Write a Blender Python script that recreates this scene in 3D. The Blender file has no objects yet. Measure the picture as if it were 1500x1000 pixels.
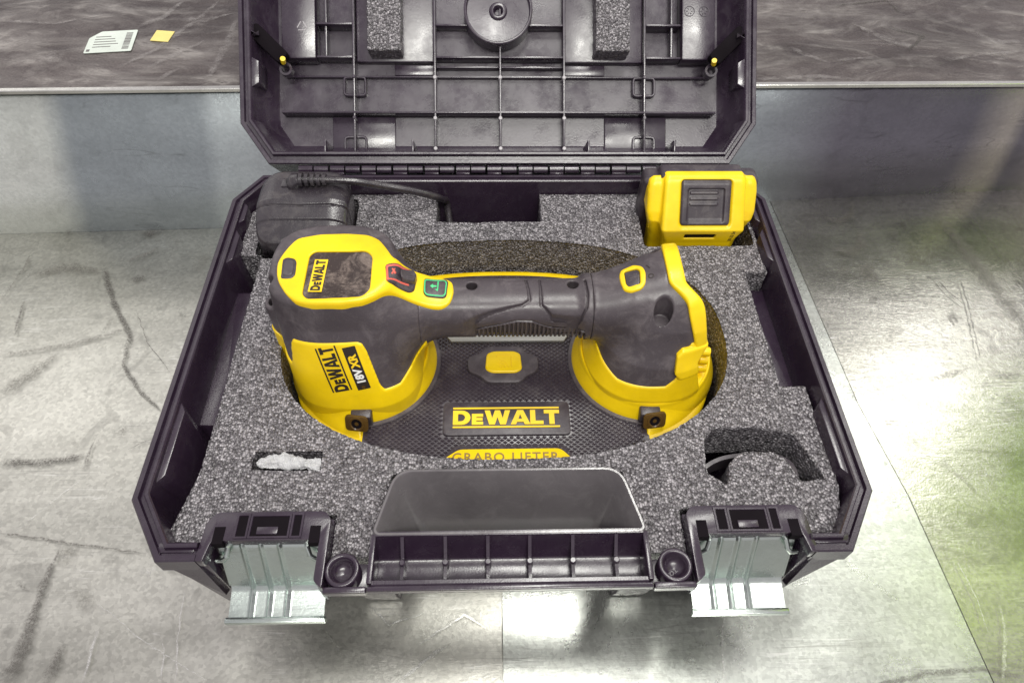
import bpy, bmesh, math, random
import numpy as np
from mathutils import Vector, Matrix, noise as mnoise
from mathutils.geometry import delaunay_2d_cdt
random.seed(7); rng = np.random.default_rng(7)
scene = bpy.context.scene
COL = scene.collection
TABLE = 128.0            # mm from the table up to the rim of the case; all shapes below are in mm, z = 0 at the rim

# ------------------------------------------------------------------ camera
CAM = np.array([-7.935, -137.788, 377.436]); YAW, PITCH, ROLL, FPX = 0.0454, 0.9173, 0.0291, 1004.45
_cy, _sy, _cp, _sp = math.cos(YAW), math.sin(YAW), math.cos(PITCH), math.sin(PITCH)
FWD = np.array([_sy*_cp, _cy*_cp, -_sp]); _r = np.array([_cy, -_sy, 0.0]); _u = np.cross(_r, FWD)
RIGHT = math.cos(ROLL)*_r + math.sin(ROLL)*_u; UP = -math.sin(ROLL)*_r + math.cos(ROLL)*_u
def wpos(v): return (v[0]*.001, v[1]*.001, (v[2]+TABLE)*.001)
cam_d = bpy.data.cameras.new('camera'); cam = bpy.data.objects.new('camera', cam_d); COL.objects.link(cam)
cam_d.sensor_width = 36; cam_d.lens = 36*FPX/1500; cam_d.clip_start = .01; cam_d.clip_end = 50
cam.matrix_world = Matrix(((RIGHT[0], UP[0], -FWD[0], wpos(CAM)[0]), (RIGHT[1], UP[1], -FWD[1], wpos(CAM)[1]),
                           (RIGHT[2], UP[2], -FWD[2], wpos(CAM)[2]), (0, 0, 0, 1)))
scene.camera = cam
# ------------------------------------------------------------------ light: a workshop under broad ceiling lamps
world = bpy.data.worlds.new('World'); scene.world = world; world.use_nodes = True
bg = world.node_tree.nodes['Background']; bg.inputs[0].default_value = (1, .94, .97, 1); bg.inputs[1].default_value = .57
def area(name, loc, target, sx, sy, power, col=(1, .985, .95)):
    d = bpy.data.lights.new(name, 'AREA'); d.shape = 'RECTANGLE'; d.size = sx; d.size_y = sy; d.energy = power; d.color = col
    o = bpy.data.objects.new(name, d); COL.objects.link(o); o.location = loc
    o.rotation_euler = (Vector(target)-Vector(loc)).to_track_quat('-Z', 'Y').to_euler()
area('ceiling_lamp', (.22, .50, 2.0), (.1, .2, 0), .30, 1.0, 20, (1, .99, .93))
area('ceiling_lamp', (.2, -.85, 1.9), (0, .3, 0), 1.2, .20, 28, (1, .99, .92))
area('ceiling_lamp', (1.55, 1.25, 2.0), (.2, .2, 0), .3, .9, 5.5, (1, .99, .92))
area('ceiling_lamp', (-2.0, 1.8, 2.0), (0, .2, 0), 1.5, 1.5, 7, (1, .99, .92))
vs = scene.view_settings; vs.view_transform = 'Standard'; vs.look = 'None'; vs.exposure = 0; vs.gamma = 1; vs.use_curve_mapping = False

# ------------------------------------------------------------------ materials
def nodemat(name):
    m = bpy.data.materials.new(name); m.use_nodes = True
    nt = m.node_tree; b = nt.nodes['Principled BSDF']
    return m, nt, b, nt.links
def texco(nt, kind='Object'):
    return nt.nodes.new('ShaderNodeTexCoord').outputs[kind]
def tnoise(nt, co, scale, detail=4, rough=.55, stretch=None, dist=0):
    n = nt.nodes.new('ShaderNodeTexNoise'); n.inputs['Scale'].default_value = scale
    n.inputs['Detail'].default_value = detail; n.inputs['Roughness'].default_value = rough; n.inputs['Distortion'].default_value = dist
    if stretch:
        mp = nt.nodes.new('ShaderNodeMapping'); mp.inputs['Scale'].default_value = stretch[:3]
        if len(stretch) > 3: mp.inputs['Rotation'].default_value = (0, 0, stretch[3])
        nt.links.new(co, mp.inputs[0]); co = mp.outputs[0]
    nt.links.new(co, n.inputs['Vector']); return n.outputs['Fac']
def ramp(nt, fac, stops):
    r = nt.nodes.new('ShaderNodeValToRGB'); e = r.color_ramp.elements
    while len(e) < len(stops): e.new(.5)
    for el, (p, c) in zip(e, stops):
        el.position = p; el.color = (*c, 1) if isinstance(c, tuple) else (c, c, c, 1)
    nt.links.new(fac, r.inputs[0]); return r.outputs[0]
def mixc(nt, fac, a, b, mode='MIX'):
    m = nt.nodes.new('ShaderNodeMix'); m.data_type = 'RGBA'; m.blend_type = mode
    for s, v in ((m.inputs[0], fac), (m.inputs[6], a), (m.inputs[7], b)):
        if hasattr(v, 'is_output'): nt.links.new(v, s)
        elif isinstance(v, (int, float)): s.default_value = v
        else: s.default_value = (*v, 1)
    return m.outputs[2]
def bumpn(nt, b, h, strength, dist=.001, prev=None):
    n = nt.nodes.new('ShaderNodeBump'); n.inputs['Strength'].default_value = strength; n.inputs['Distance'].default_value = dist
    nt.links.new(h, n.inputs['Height'])
    if prev is not None: nt.links.new(prev, n.inputs['Normal'])
    nt.links.new(n.outputs[0], b.inputs['Normal']); return n.outputs[0]
def plastic(name, col, rough=.4, grain=1400, gs=.15, dust=0.0, dustcol=(.5, .46, .42), wear=.08, spec=.5):
    m, nt, b, L = nodemat(name); co = texco(nt)
    big = tnoise(nt, co, 22, 5, .6); c = col
    dark = tuple(x*.82 for x in col); lite = tuple(min(1, x*1.15) for x in col)
    cc = ramp(nt, big, [(.3, dark), (.7, lite)])
    if dust > 0:
        dn = ramp(nt, tnoise(nt, co, 60, 8, .75, dist=.6), [(.48, 0.0), (.75, 1.0)])
        sp = ramp(nt, tnoise(nt, co, 900, 3, .7), [(.60, 0.0), (.72, 1.0)])
        mm = nt.nodes.new('ShaderNodeMath'); mm.operation = 'MULTIPLY_ADD'; mm.use_clamp = True
        L.new(sp, mm.inputs[0]); mm.inputs[1].default_value = .55; L.new(dn, mm.inputs[2])
        m2 = nt.nodes.new('ShaderNodeMath'); m2.operation = 'MULTIPLY'; L.new(mm.outputs[0], m2.inputs[0]); m2.inputs[1].default_value = dust
        cc = mixc(nt, m2.outputs[0], cc, dustcol)
    L.new(cc, b.inputs['Base Color'])
    L.new(ramp(nt, tnoise(nt, co, 45, 6, .65), [(.3, rough-wear), (.7, rough+wear)]), b.inputs['Roughness'])
    b.inputs['Specular IOR Level'].default_value = spec
    bumpn(nt, b, tnoise(nt, co, grain, 2, .5), gs, .0004)
    return m
M = {}
M['case'] = plastic('case_plastic', (.023, .013, .026), .25, 900, .10, dust=.07, dustcol=(.26, .24, .26), wear=.08, spec=.8)
M['lid'] = plastic('lid_plastic', (.030, .019, .034), .28, 700, .12, dust=.14, dustcol=(.30, .28, .30), wear=.10, spec=.9)
M['gloss'] = plastic('glossy_plastic', (.115, .105, .112), .20, 500, .12, dust=.12, dustcol=(.40, .38, .38), wear=.08, spec=.9)
M['rubber'] = plastic('grey_rubber', (.066, .055, .062), .36, 1300, .16, dust=.30, dustcol=(.32, .285, .29), wear=.12, spec=.5)
M['rubber_dark'] = plastic('dark_rubber', (.040, .031, .040), .38, 1300, .16, dust=.16, spec=.55)
M['deck'] = plastic('deck_rubber', (.040, .030, .040), .30, 1300, .1, dust=.12, spec=.9)
M['yellow'] = plastic('yellow_plastic', (.90, .61, .004), .34, 1500, .14, dust=.13, dustcol=(.52, .36, .06), wear=.08)
M['yellow_print'] = plastic('yellow_print', (.86, .58, .012), .45, 1500, .03)
M['black_print'] = plastic('black_print', (.022, .015, .012), .5, 1500, .03)
M['white_print'] = plastic('white_print', (.78, .78, .76), .5, 1500, .03)
M['strip'] = plastic('pale_grey_plastic', (.36, .36, .34), .4, 1500, .05)
M['screen'] = plastic('dusty_screen', (.034, .023, .021), .30, 1500, .05, dust=.60, dustcol=(.46, .37, .32), wear=.1)
M['charger'] = plastic('charger_plastic', (.026, .021, .027), .26, 900, .35, dust=.12, spec=.9)
M['amber'] = plastic('amber_plastic', (.085, .045, .010), .3, 900, .05)
M['red'] = plastic('red_print', (.65, .12, .09), .5); M['green'] = plastic('green_print', (.08, .62, .24), .5)
M['pin'] = plastic('pale_pin', (.42, .40, .42), .4)
M['dark'] = plastic('dark_recess', (.006, .004, .006), .8, spec=.1)
def foam_mat(name, lo, hi):
    m, nt, b, L = nodemat(name); co = texco(nt)
    v = nt.nodes.new('ShaderNodeTexVoronoi'); v.inputs['Scale'].default_value = 680; L.new(co, v.inputs['Vector'])
    sep = nt.nodes.new('ShaderNodeSeparateColor'); L.new(v.outputs['Color'], sep.inputs[0])
    mid = tuple(a*.72+c*.28 for a, c in zip(lo, hi))
    c = ramp(nt, sep.outputs[0], [(0, lo), (.60, mid), (1, hi)])  # glints of the charcoal cells painted in as paler cells
    pit_shade = ramp(nt, v.outputs['Distance'], [(.38, 1.0), (.75, .34)])  # shade in the pits between cells, put into the colour
    c = mixc(nt, 1.0, c, pit_shade, 'MULTIPLY')
    L.new(c, b.inputs['Base Color']); b.inputs['Roughness'].default_value = .30; b.inputs['Specular IOR Level'].default_value = .9
    inv = nt.nodes.new('ShaderNodeMath'); inv.operation = 'SUBTRACT'; inv.inputs[0].default_value = 1; L.new(v.outputs['Distance'], inv.inputs[1])
    n1 = bumpn(nt, b, inv.outputs[0], 1.0, .0016)
    bumpn(nt, b, tnoise(nt, co, 900, 3, .6), .6, .0008, n1)
    return m
M['foam'] = foam_mat('charcoal_foam', (.085, .076, .086), (.53, .50, .53))
def metal(name, c0, c1, rough, spangle=1.0, smudge=(.22, .215, .20), sm=.12, grime=(.5, .62)):
    m, nt, b, L = nodemat(name); co = texco(nt)
    b.inputs['Metallic'].default_value = 1
    base = ramp(nt, tnoise(nt, co, 5, 8, .62, dist=.8), [(.32, c0), (.68, c1)])
    v = nt.nodes.new('ShaderNodeTexVoronoi'); v.inputs['Scale'].default_value = 420; L.new(co, v.inputs['Vector'])
    sep = nt.nodes.new('ShaderNodeSeparateColor'); L.new(v.outputs['Color'], sep.inputs[0])
    grain = ramp(nt, sep.outputs[0], [(0, .80), (1, 1.07)])
    base = mixc(nt, spangle, base, grain, 'MULTIPLY')
    drag = ramp(nt, tnoise(nt, co, 9, 7, .6, (.35, 2.4, 1, .15), dist=.4), [(.34, .72), (.62, 1.0)])
    base = mixc(nt, .8, base, drag, 'MULTIPLY')
    spots = ramp(nt, tnoise(nt, co, 26, 3, .5, dist=1.2), [(grime[1], 0.0), (grime[1]+.06, 1.0)])
    mm = nt.nodes.new('ShaderNodeMath'); mm.operation = 'MULTIPLY'; L.new(spots, mm.inputs[0]); mm.inputs[1].default_value = sm
    base = mixc(nt, mm.outputs[0], base, smudge)
    for rot, sc_ in ((.5, 34), (-.9, 27), (1.35, 40)):      # hairline scratches
        hl = ramp(nt, tnoise(nt, co, sc_, 2, .5, (.12, 4.0, 1, rot), dist=.15), [(.492, 0.0), (.4995, 1.0), (.507, 0.0)])
        br = ramp(nt, tnoise(nt, co, 11+sc_*.1, 3, .5), [(.52, 0.0), (.62, .55)])
        hm = nt.nodes.new('ShaderNodeMath'); hm.operation = 'MULTIPLY'; L.new(hl, hm.inputs[0]); L.new(br, hm.inputs[1])
        base = mixc(nt, hm.outputs[0], base, (.30, .295, .28) if rot < 1 else (.96, .96, .94))
    L.new(base, b.inputs['Base Color'])
    L.new(ramp(nt, tnoise(nt, co, 14, 8, .7, dist=.5), [(.3, rough-.05), (.7, rough+.07)]), b.inputs['Roughness'])
    n1 = bumpn(nt, b, tnoise(nt, co, 620, 3, .6), .15, .0005)
    n2 = bumpn(nt, b, tnoise(nt, co, 30, 8, .75, (.5, 2, 1, .4), dist=1.0), .12, .0016, n1)
    bumpn(nt, b, tnoise(nt, co, 3.0, 2, .5), .10, .008, n2)
    return m
M['zinc_a'] = metal('galvanised_sheet', (.52, .515, .465), (.71, .705, .65), .33, .9, sm=.3)
M['zinc_b'] = metal('galvanised_sheet_bright', (.60, .625, .58), (.84, .87, .82), .28, .9)
M['zinc_c'] = metal('galvanised_sheet_dull', (.52, .515, .465), (.71, .705, .65), .21, .9, sm=.3)
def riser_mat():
    # one zinc panel with its reflections painted in: pale, blue-grey, dark, with slanting edges
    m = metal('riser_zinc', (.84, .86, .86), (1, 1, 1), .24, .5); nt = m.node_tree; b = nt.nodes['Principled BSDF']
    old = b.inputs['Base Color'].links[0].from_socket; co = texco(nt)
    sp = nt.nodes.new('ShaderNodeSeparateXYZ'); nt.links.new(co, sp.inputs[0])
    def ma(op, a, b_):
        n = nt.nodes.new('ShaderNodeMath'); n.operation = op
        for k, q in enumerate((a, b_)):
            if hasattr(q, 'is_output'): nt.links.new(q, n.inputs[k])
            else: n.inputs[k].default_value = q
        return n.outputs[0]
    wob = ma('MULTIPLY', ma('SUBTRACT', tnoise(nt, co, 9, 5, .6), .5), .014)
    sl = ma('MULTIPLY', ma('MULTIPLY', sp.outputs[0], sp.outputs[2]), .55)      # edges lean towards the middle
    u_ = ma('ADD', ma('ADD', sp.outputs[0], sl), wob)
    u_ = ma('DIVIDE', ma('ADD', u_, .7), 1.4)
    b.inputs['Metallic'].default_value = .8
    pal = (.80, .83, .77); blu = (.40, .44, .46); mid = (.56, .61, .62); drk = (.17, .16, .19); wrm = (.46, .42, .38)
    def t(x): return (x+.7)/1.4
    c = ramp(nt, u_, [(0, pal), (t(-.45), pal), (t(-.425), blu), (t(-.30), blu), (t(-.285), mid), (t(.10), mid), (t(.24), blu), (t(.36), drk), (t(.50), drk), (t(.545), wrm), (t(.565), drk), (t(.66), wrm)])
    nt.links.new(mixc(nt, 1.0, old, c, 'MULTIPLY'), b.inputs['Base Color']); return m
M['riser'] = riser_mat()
for k_ in ('zinc_a', 'zinc_b', 'zinc_c'): M[k_].node_tree.nodes['Principled BSDF'].inputs['Metallic'].default_value = .93
def shelf_mat():
    # dark sheet under smeared, creased protective film
    m, nt, b, L = nodemat('film_covered_sheet'); co = texco(nt); b.inputs['Metallic'].default_value = .55
    c = ramp(nt, tnoise(nt, co, 7, 8, .65, (.6, 1.6, 1, .3), dist=1.0), [(.30, (.050, .040, .040)), (.70, (.150, .128, .124))])
    g_ = ramp(nt, tnoise(nt, co, 480, 3, .6), [(.3, .70), (.7, 1.25)]); c = mixc(nt, 1.0, c, g_, 'MULTIPLY'); prev = None
    for rot, sc_, dens in ((.75, 9, .50), (-.5, 15, .40), (1.1, 6, .30)):
        n = tnoise(nt, co, sc_, 7, .62, (.75, 1.7, 1, rot), dist=1.8)
        wv = ramp(nt, n, [(.50, 0.0), (.60, dens*.35), (.665, dens), (.70, .05), (.78, 0.0)]); c = mixc(nt, wv, c, (.52, .49, .46))  # pale bands: highlights along the film creases painted into the colour
        prev = bumpn(nt, b, n, .30, .006, prev)
    L.new(c, b.inputs['Base Color'])
    L.new(ramp(nt, tnoise(nt, co, 16, 7, .7), [(.3, .24), (.7, .46)]), b.inputs['Roughness']); return m
M['shelf'] = shelf_mat()
M['steel'] = metal('bright_zinc_latch', (.52, .60, .57), (.70, .76, .72), .25, .2, sm=.12)
def decal(name, col, metallic=.6, rough=.5, thr=(.38, .60), scale=640, dens=.85):
    m, nt, b, L = nodemat(name); co = texco(nt)
    b.inputs['Base Color'].default_value = (*col, 1); b.inputs['Metallic'].default_value = metallic; b.inputs['Roughness'].default_value = rough
    a = ramp(nt, tnoise(nt, co, scale, 6, .75), [(thr[0], 0.0), (thr[1], dens)])
    at_ = nt.nodes.new('ShaderNodeAttribute'); at_.attribute_name = 'fade'; mu = nt.nodes.new('ShaderNodeMath'); mu.operation = 'MULTIPLY'
    L.new(a, mu.inputs[0]); L.new(at_.outputs['Fac'], mu.inputs[1]); L.new(mu.outputs[0], b.inputs['Alpha']); return m
M['scuff'] = decal('dark_scuff', (.10, .092, .085), .3, .6, dens=.9); M['scuff_soft'] = decal('faint_scuff', (.15, .14, .125), .3, .6, dens=.66)
M['wisp'] = decal('film_crease_glint', (.60, .57, .55), .6, .35, (.36, .78), 120, .6)  # pale streaks that paint the highlights on the film's creases
M['scratch_or_glint'] = decal('bright_scratch', (.95, .95, .92), 1, .3, dens=.9)
M['paper'] = plastic('label_paper', (.66, .72, .66), .55, 700, .05); M['ink'] = plastic('label_ink', (.16, .15, .15), .6)
M['sticker'] = plastic('sticker_paper', (.78, .66, .22), .6, 700, .05)
def bag_mat():
    m, nt, b, L = nodemat('clear_bag_film'); co = texco(nt)
    b.inputs['Base Color'].default_value = (.90, .90, .92, 1); b.inputs['Roughness'].default_value = .06
    b.inputs['Transmission Weight'].default_value = .5; b.inputs['IOR'].default_value = 1.35
    bumpn(nt, b, tnoise(nt, co, 220, 4, .7, dist=1.5), .9, .002); return m
M['bag'] = bag_mat()

# ------------------------------------------------------------------ mesh helpers
class Frame:
    """a local frame: O + a*U + b*V + c*W, in mm"""
    def __init__(s, O=(0, 0, 0), U=(1, 0, 0), V=(0, 1, 0), W=(0, 0, 1)):
        s.O = np.array(O, float); s.m = np.array([U, V, W], float)
    def __call__(s, pts): return s.O + np.asarray(pts, float).reshape(-1, 3) @ s.m
IDF = Frame()
def loc_of(parent):
    l = np.zeros(3); p = parent
    while p is not None:
        l += np.array(p.location); p = p.parent
    return l
def obj(name, verts, faces, mat, parent=None, fr=IDF, angle=32, smooth=True):
    v = fr(verts).astype(float).copy(); v[:, 2] += TABLE; v *= .001; v -= loc_of(parent)
    me = bpy.data.meshes.new(name)
    if isinstance(faces, np.ndarray):
        nf, k = faces.shape; me.vertices.add(len(v)); me.vertices.foreach_set('co', v.ravel())
        me.loops.add(nf*k); me.loops.foreach_set('vertex_index', faces.ravel().astype(np.int32))
        me.polygons.add(nf); me.polygons.foreach_set('loop_start', np.arange(0, nf*k, k, dtype=np.int32)); me.update(calc_edges=True)
    else: me.from_pydata(v.tolist(), [], faces); me.update()
    if me.validate(): print('INVALID', name)
    me.materials.append(M[mat])
    if smooth:
        me.polygons.foreach_set('use_smooth', np.ones(len(me.polygons), bool))
        if angle < 180: me.set_sharp_from_angle(angle=math.radians(angle))
    o = bpy.data.objects.new(name, me); COL.objects.link(o)
    if parent is not None: o.parent = parent
    return o
def thing(name, label, cat, at_mm):
    o = bpy.data.objects.new(name, None); o.empty_display_size = .02; COL.objects.link(o)
    o.location = wpos(at_mm); o['label'] = label; o['category'] = cat; return o
def tag(o, label, cat): o['label'] = label; o['category'] = cat; return o
class G:
    """collects shapes for one mesh"""
    def __init__(s): s.v = []; s.f = []
    def add(s, v, f):
        n = len(s.v); s.v += [tuple(map(float, p)) for p in v]; s.f += [tuple(i+n for i in q) for q in f]; return s
    def bm(s, bm):
        bm.verts.index_update(); return s.add([v.co for v in bm.verts], [[v.index for v in f.verts] for f in bm.faces])
    def box(s, x0, x1, y0, y1, z0, z1, bev=0.0, seg=2):
        return s.prism([(x0, y0), (x1, y0), (x1, y1), (x0, y1)], z0, z1, bev, seg)
    def prism(s, poly, z0, z1, bev=0.0, seg=2, top=None):
        bm = bmesh.new(); n = len(poly)
        a = sum(poly[i][0]*poly[(i+1) % n][1]-poly[(i+1) % n][0]*poly[i][1] for i in range(n))
        if a < 0: poly = poly[::-1]; top = top[::-1] if top else None
        lo = [bm.verts.new((p[0], p[1], z0)) for p in poly]; hi = [bm.verts.new((p[0], p[1], z1)) for p in (top or poly)]
        bm.faces.new(lo[::-1]); bm.faces.new(hi)
        for i in range(n): bm.faces.new((lo[i], lo[(i+1) % n], hi[(i+1) % n], hi[i]))
        if bev > 0:
            bm.normal_update()
            e = [x for x in bm.edges if len(x.link_faces) == 2 and x.calc_face_angle(0) > .5]
            bmesh.ops.bevel(bm, geom=e, offset=bev, segments=seg, profile=.5, affect='EDGES', clamp_overlap=True)
        s.bm(bm); bm.free(); return s
    def sweep(s, path, prof, closed=True, caps=True):
        """path: xy loop, counter-clockwise; prof: (outward offset, z) points"""
        P = np.array(path, float); n = len(P); rows = []
        for i in range(n):
            a = P[i-1] if (closed or i > 0) else None; c = P[(i+1) % n] if (closed or i < n-1) else None
            d0 = P[i]-a if a is not None else c-P[i]; d1 = c-P[i] if c is not None else d0
            d0 = d0/np.linalg.norm(d0); d1 = d1/np.linalg.norm(d1)
            n0 = np.array([d0[1], -d0[0]]); n1 = np.array([d1[1], -d1[0]]); m = n0+n1; m /= max(1e-6, np.linalg.norm(m)); m /= max(.35, m@n0)
            rows.append([(P[i][0]+m[0]*o, P[i][1]+m[1]*o, z) for o, z in prof])
        k = len(prof); f = []
        for i in range(n if closed else n-1):
            for j in range(k-1):
                a, b = i*k+j, ((i+1) % n)*k+j; f.append((a, b, b+1, a+1))
        if not closed and caps: f.append(tuple(range(k))); f.append(tuple((n-1)*k+j for j in range(k))[::-1])
        return s.add([q for r in rows for q in r], f)
    def lathe(s, c, prof, n=40, a0=0, a1=2*math.pi):
        full = abs(a1-a0-2*math.pi) < 1e-6; m = n if full else n+1; k = len(prof); v = []
        for i in range(m):
            a = a0+(a1-a0)*i/n
            v += [(c[0]+r*math.cos(a), c[1]+r*math.sin(a), c[2]+z) for r, z in prof]
        f = [(i*k+j, ((i+1) % m)*k+j, ((i+1) % m)*k+j+1, i*k+j+1) for i in range(n) for j in range(k-1)]
        return s.add(v, f)
    def tube(s, pts, r, n=10):
        P = [Vector(p) for p in pts]; R_ = r if hasattr(r, '__len__') else [r]*len(P); v = []; up = Vector((0.1, .2, 1))
        for i, p in enumerate(P):
            t = (P[min(i+1, len(P)-1)]-P[max(i-1, 0)]).normalized(); x = t.cross(up).normalized(); y = x.cross(t)
            v += [p+(x*math.cos(2*math.pi*j/n)+y*math.sin(2*math.pi*j/n))*R_[i] for j in range(n)]
        f = [(i*n+j, i*n+(j+1) % n, (i+1)*n+(j+1) % n, (i+1)*n+j) for i in range(len(P)-1) for j in range(n)]
        f += [tuple(range(n))[::-1], tuple((len(P)-1)*n+j for j in range(n))]
        return s.add(v, f)
    def out(s, name, mat, parent=None, fr=IDF, angle=32): return obj(name, s.v, s.f, mat, parent, fr, angle)
def fillet(poly, r, n=4):
    out = []; k = len(poly)
    for i in range(k):
        p = np.array(poly[i], float); a = np.array(poly[i-1], float)-p; b = np.array(poly[(i+1) % k], float)-p
        la, lb = np.linalg.norm(a), np.linalg.norm(b); rr = r[i] if hasattr(r, '__len__') else r
        d = min(rr, la*.45, lb*.45)
        if d < .05: out.append(tuple(p)); continue
        A = p+a/la*d; B = p+b/lb*d
        for j in range(n+1):
            t = j/n; out.append(tuple((1-t)**2*A+2*t*(1-t)*p+t*t*B))
    return out
def rrect(x0, x1, y0, y1, r, n=4): return fillet([(x0, y0), (x1, y0), (x1, y1), (x0, y1)], r, n)
def at(px, py, z):
    """the point at height z (mm) seen at a pixel of the 1500 x 1000 photograph"""
    d = FWD+RIGHT*(px-750)/FPX+UP*(500-py)/FPX; t = (z-CAM[2])/d[2]; q = CAM+t*d
    return float(q[0]), float(q[1])
def ats(pts, z): return [at(x, y, z) for x, y in pts]

# ------------------------------------------------------------------ distance fields -> meshes (surface nets)
def smin(a, b, k):
    h = np.clip(.5+.5*(b-a)/k, 0, 1); return b*(1-h)+a*h-k*h*(1-h)
def smax(a, b, k): return -smin(-a, -b, k)
def se(a, b, ca, cb, ra, rb, n):
    return ((np.abs((a-ca)/ra)**n+np.abs((b-cb)/rb)**n)**(1/n)-1)*np.minimum(ra, rb)
def rbox(X, Y, Z, c, hs, r):
    qx, qy, qz = np.abs(X-c[0])-hs[0]+r, np.abs(Y-c[1])-hs[1]+r, np.abs(Z-c[2])-hs[2]+r
    return np.sqrt(np.maximum(qx, 0)**2+np.maximum(qy, 0)**2+np.maximum(qz, 0)**2)+np.minimum(np.maximum(qx, np.maximum(qy, qz)), 0)-r
def poly_sdf(X, Y, poly):
    d = np.full(np.broadcast(X, Y).shape, 1e9); ins = np.zeros(d.shape, bool); n = len(poly)
    for i in range(n):
        ax, ay = poly[i]; bx, by = poly[(i+1) % n]; ex, ey = bx-ax, by-ay
        t = np.clip(((X-ax)*ex+(Y-ay)*ey)/(ex*ex+ey*ey+1e-12), 0, 1)
        d = np.minimum(d, (X-ax-t*ex)**2+(Y-ay-t*ey)**2)
        if ey != 0:
            ins ^= ((ay > Y) != (by > Y)) & (X < ex*(Y-ay)/ey+ax)
    d = np.sqrt(d); return np.where(ins, -d, d)
def line_dist(X, Y, pts):
    d = np.full(np.broadcast(X, Y).shape, 1e9)
    for (ax, ay), (bx, by) in zip(pts[:-1], pts[1:]):
        ex, ey = bx-ax, by-ay; t = np.clip(((X-ax)*ex+(Y-ay)*ey)/(ex*ex+ey*ey+1e-12), 0, 1)
        d = np.minimum(d, np.hypot(X-ax-t*ex, Y-ay-t*ey))
    return d
def nets(fn, lo, hi, h):
    ax = [np.arange(l, u+h, h) for l, u in zip(lo, hi)]
    X, Y, Z = ax[0][:, None, None], ax[1][None, :, None], ax[2][None, None, :]
    f = np.broadcast_to(fn(X, Y, Z), (len(ax[0]), len(ax[1]), len(ax[2]))).astype(np.float32)
    s = f < 0; c = np.zeros(tuple(k-1 for k in s.shape), np.int8)
    for i in (0, 1):
        for j in (0, 1):
            for k in (0, 1): c += s[i:s.shape[0]-1+i, j:s.shape[1]-1+j, k:s.shape[2]-1+k]
    act = (c > 0) & (c < 8); I, J, K = np.nonzero(act); vid = np.full(act.shape, -1, np.int32); vid[act] = np.arange(len(I))
    acc = np.zeros((len(I), 3)); cnt = np.zeros(len(I))
    for a in range(3):
        for u in (0, 1):
            for w in (0, 1):
                o = [0, 0, 0]; o[(a+1) % 3] = u; o[(a+2) % 3] = w; o2 = list(o); o2[a] = 1
                f0 = f[I+o[0], J+o[1], K+o[2]]; f1 = f[I+o2[0], J+o2[1], K+o2[2]]; x = (f0 < 0) != (f1 < 0)
                t = np.where(x, f0/np.where(x, f0-f1, 1), 0)
                p = np.tile(np.array(o, float), (len(I), 1)); p[:, a] = t
                acc[x] += p[x]; cnt[x] += 1
    V = np.stack([I, J, K], 1)+acc/cnt[:, None]; V = V*h+np.array(lo); Q = []
    for a in range(3):
        b, cc = (a+1) % 3, (a+2) % 3
        sl0 = [slice(1, -1)]*3; sl1 = [slice(1, -1)]*3; sl0[a] = slice(0, -1); sl1[a] = slice(1, None)
        s0, s1 = s[tuple(sl0)], s[tuple(sl1)]; e = np.stack(np.nonzero(s0 != s1), 1)
        pos = s0[tuple(e.T)]; base = e+1; base[:, a] -= 1
        def cell(db, dc):
            q = base.copy(); q[:, b] += db; q[:, cc] += dc; return vid[tuple(q.T)]
        q = np.stack([cell(-1, -1), cell(0, -1), cell(0, 0), cell(-1, 0)], 1)
        q[~pos] = q[~pos][:, ::-1]; Q.append(q)
    Q = np.concatenate(Q); return V, Q[(Q >= 0).all(1)]
def sdf_obj(name, fn, lo, hi, h, mat, parent, angle=55):
    v, q = nets(fn, lo, hi, h); return obj(name, v, q, mat, parent, angle=angle)

# ------------------------------------------------------------------ lettering
def curve_mesh(cu):
    o = bpy.data.objects.new('tmp', cu); COL.objects.link(o); dg = bpy.context.evaluated_depsgraph_get()
    me = bpy.data.meshes.new_from_object(o.evaluated_get(dg)); bpy.data.objects.remove(o)
    v = [tuple(x.co) for x in me.vertices]; f = [tuple(p.vertices) for p in me.polygons]; bpy.data.meshes.remove(me); return v, f
def text2d(s, size, bold=0.0, spacing=1.0, extrude=0.0):
    cu = bpy.data.curves.new('t', 'FONT'); cu.body = s; cu.size = size; cu.offset = bold; cu.space_character = spacing; cu.extrude = extrude; cu.resolution_u = 3
    return curve_mesh(cu)
def arc(cx, cy, rx, ry, a0, a1, n=10):
    return [(cx+rx*math.cos(math.radians(a0+(a1-a0)*i/n)), cy+ry*math.sin(math.radians(a0+(a1-a0)*i/n))) for i in range(n+1)]
GL = {  # heavy block capitals, height 1: (advance, contours)
 'D': (.98, [[(0, 0)]+arc(.45, .5, .48, .5, -90, 90)+[(0, 1)], [(.27, .24), (.27, .76)]+arc(.40, .5, .24, .26, 90, -90)]),
 'e': (.66, [[(0, 0), (.60, 0), (.60, .21), (.24, .21), (.24, .29), (.57, .29), (.57, .47), (.24, .47), (.24, .55), (.60, .55), (.60, .76), (0, .76)]]),
 'W': (1.36, [[(.24, 0), (.54, 0), (.68, .52), (.82, 0), (1.12, 0), (1.36, 1), (1.08, 1), (.96, .44), (.82, 1), (.55, 1), (.40, .44), (.28, 1), (0, 1)]]),
 'A': (1.02, [[(0, 0), (.28, 0), (.34, .18), (.68, .18), (.74, 0), (1.04, 0), (.68, 1), (.36, 1)], [(.41, .38), (.61, .38), (.51, .72)]]),
 'L': (.72, [[(0, 0), (.70, 0), (.70, .24), (.28, .24), (.28, 1), (0, 1)]]),
 'T': (.82, [[(.27, 0), (.55, 0), (.55, .76), (.82, .76), (.82, 1), (0, 1), (0, .76), (.27, .76)]])}
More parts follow.
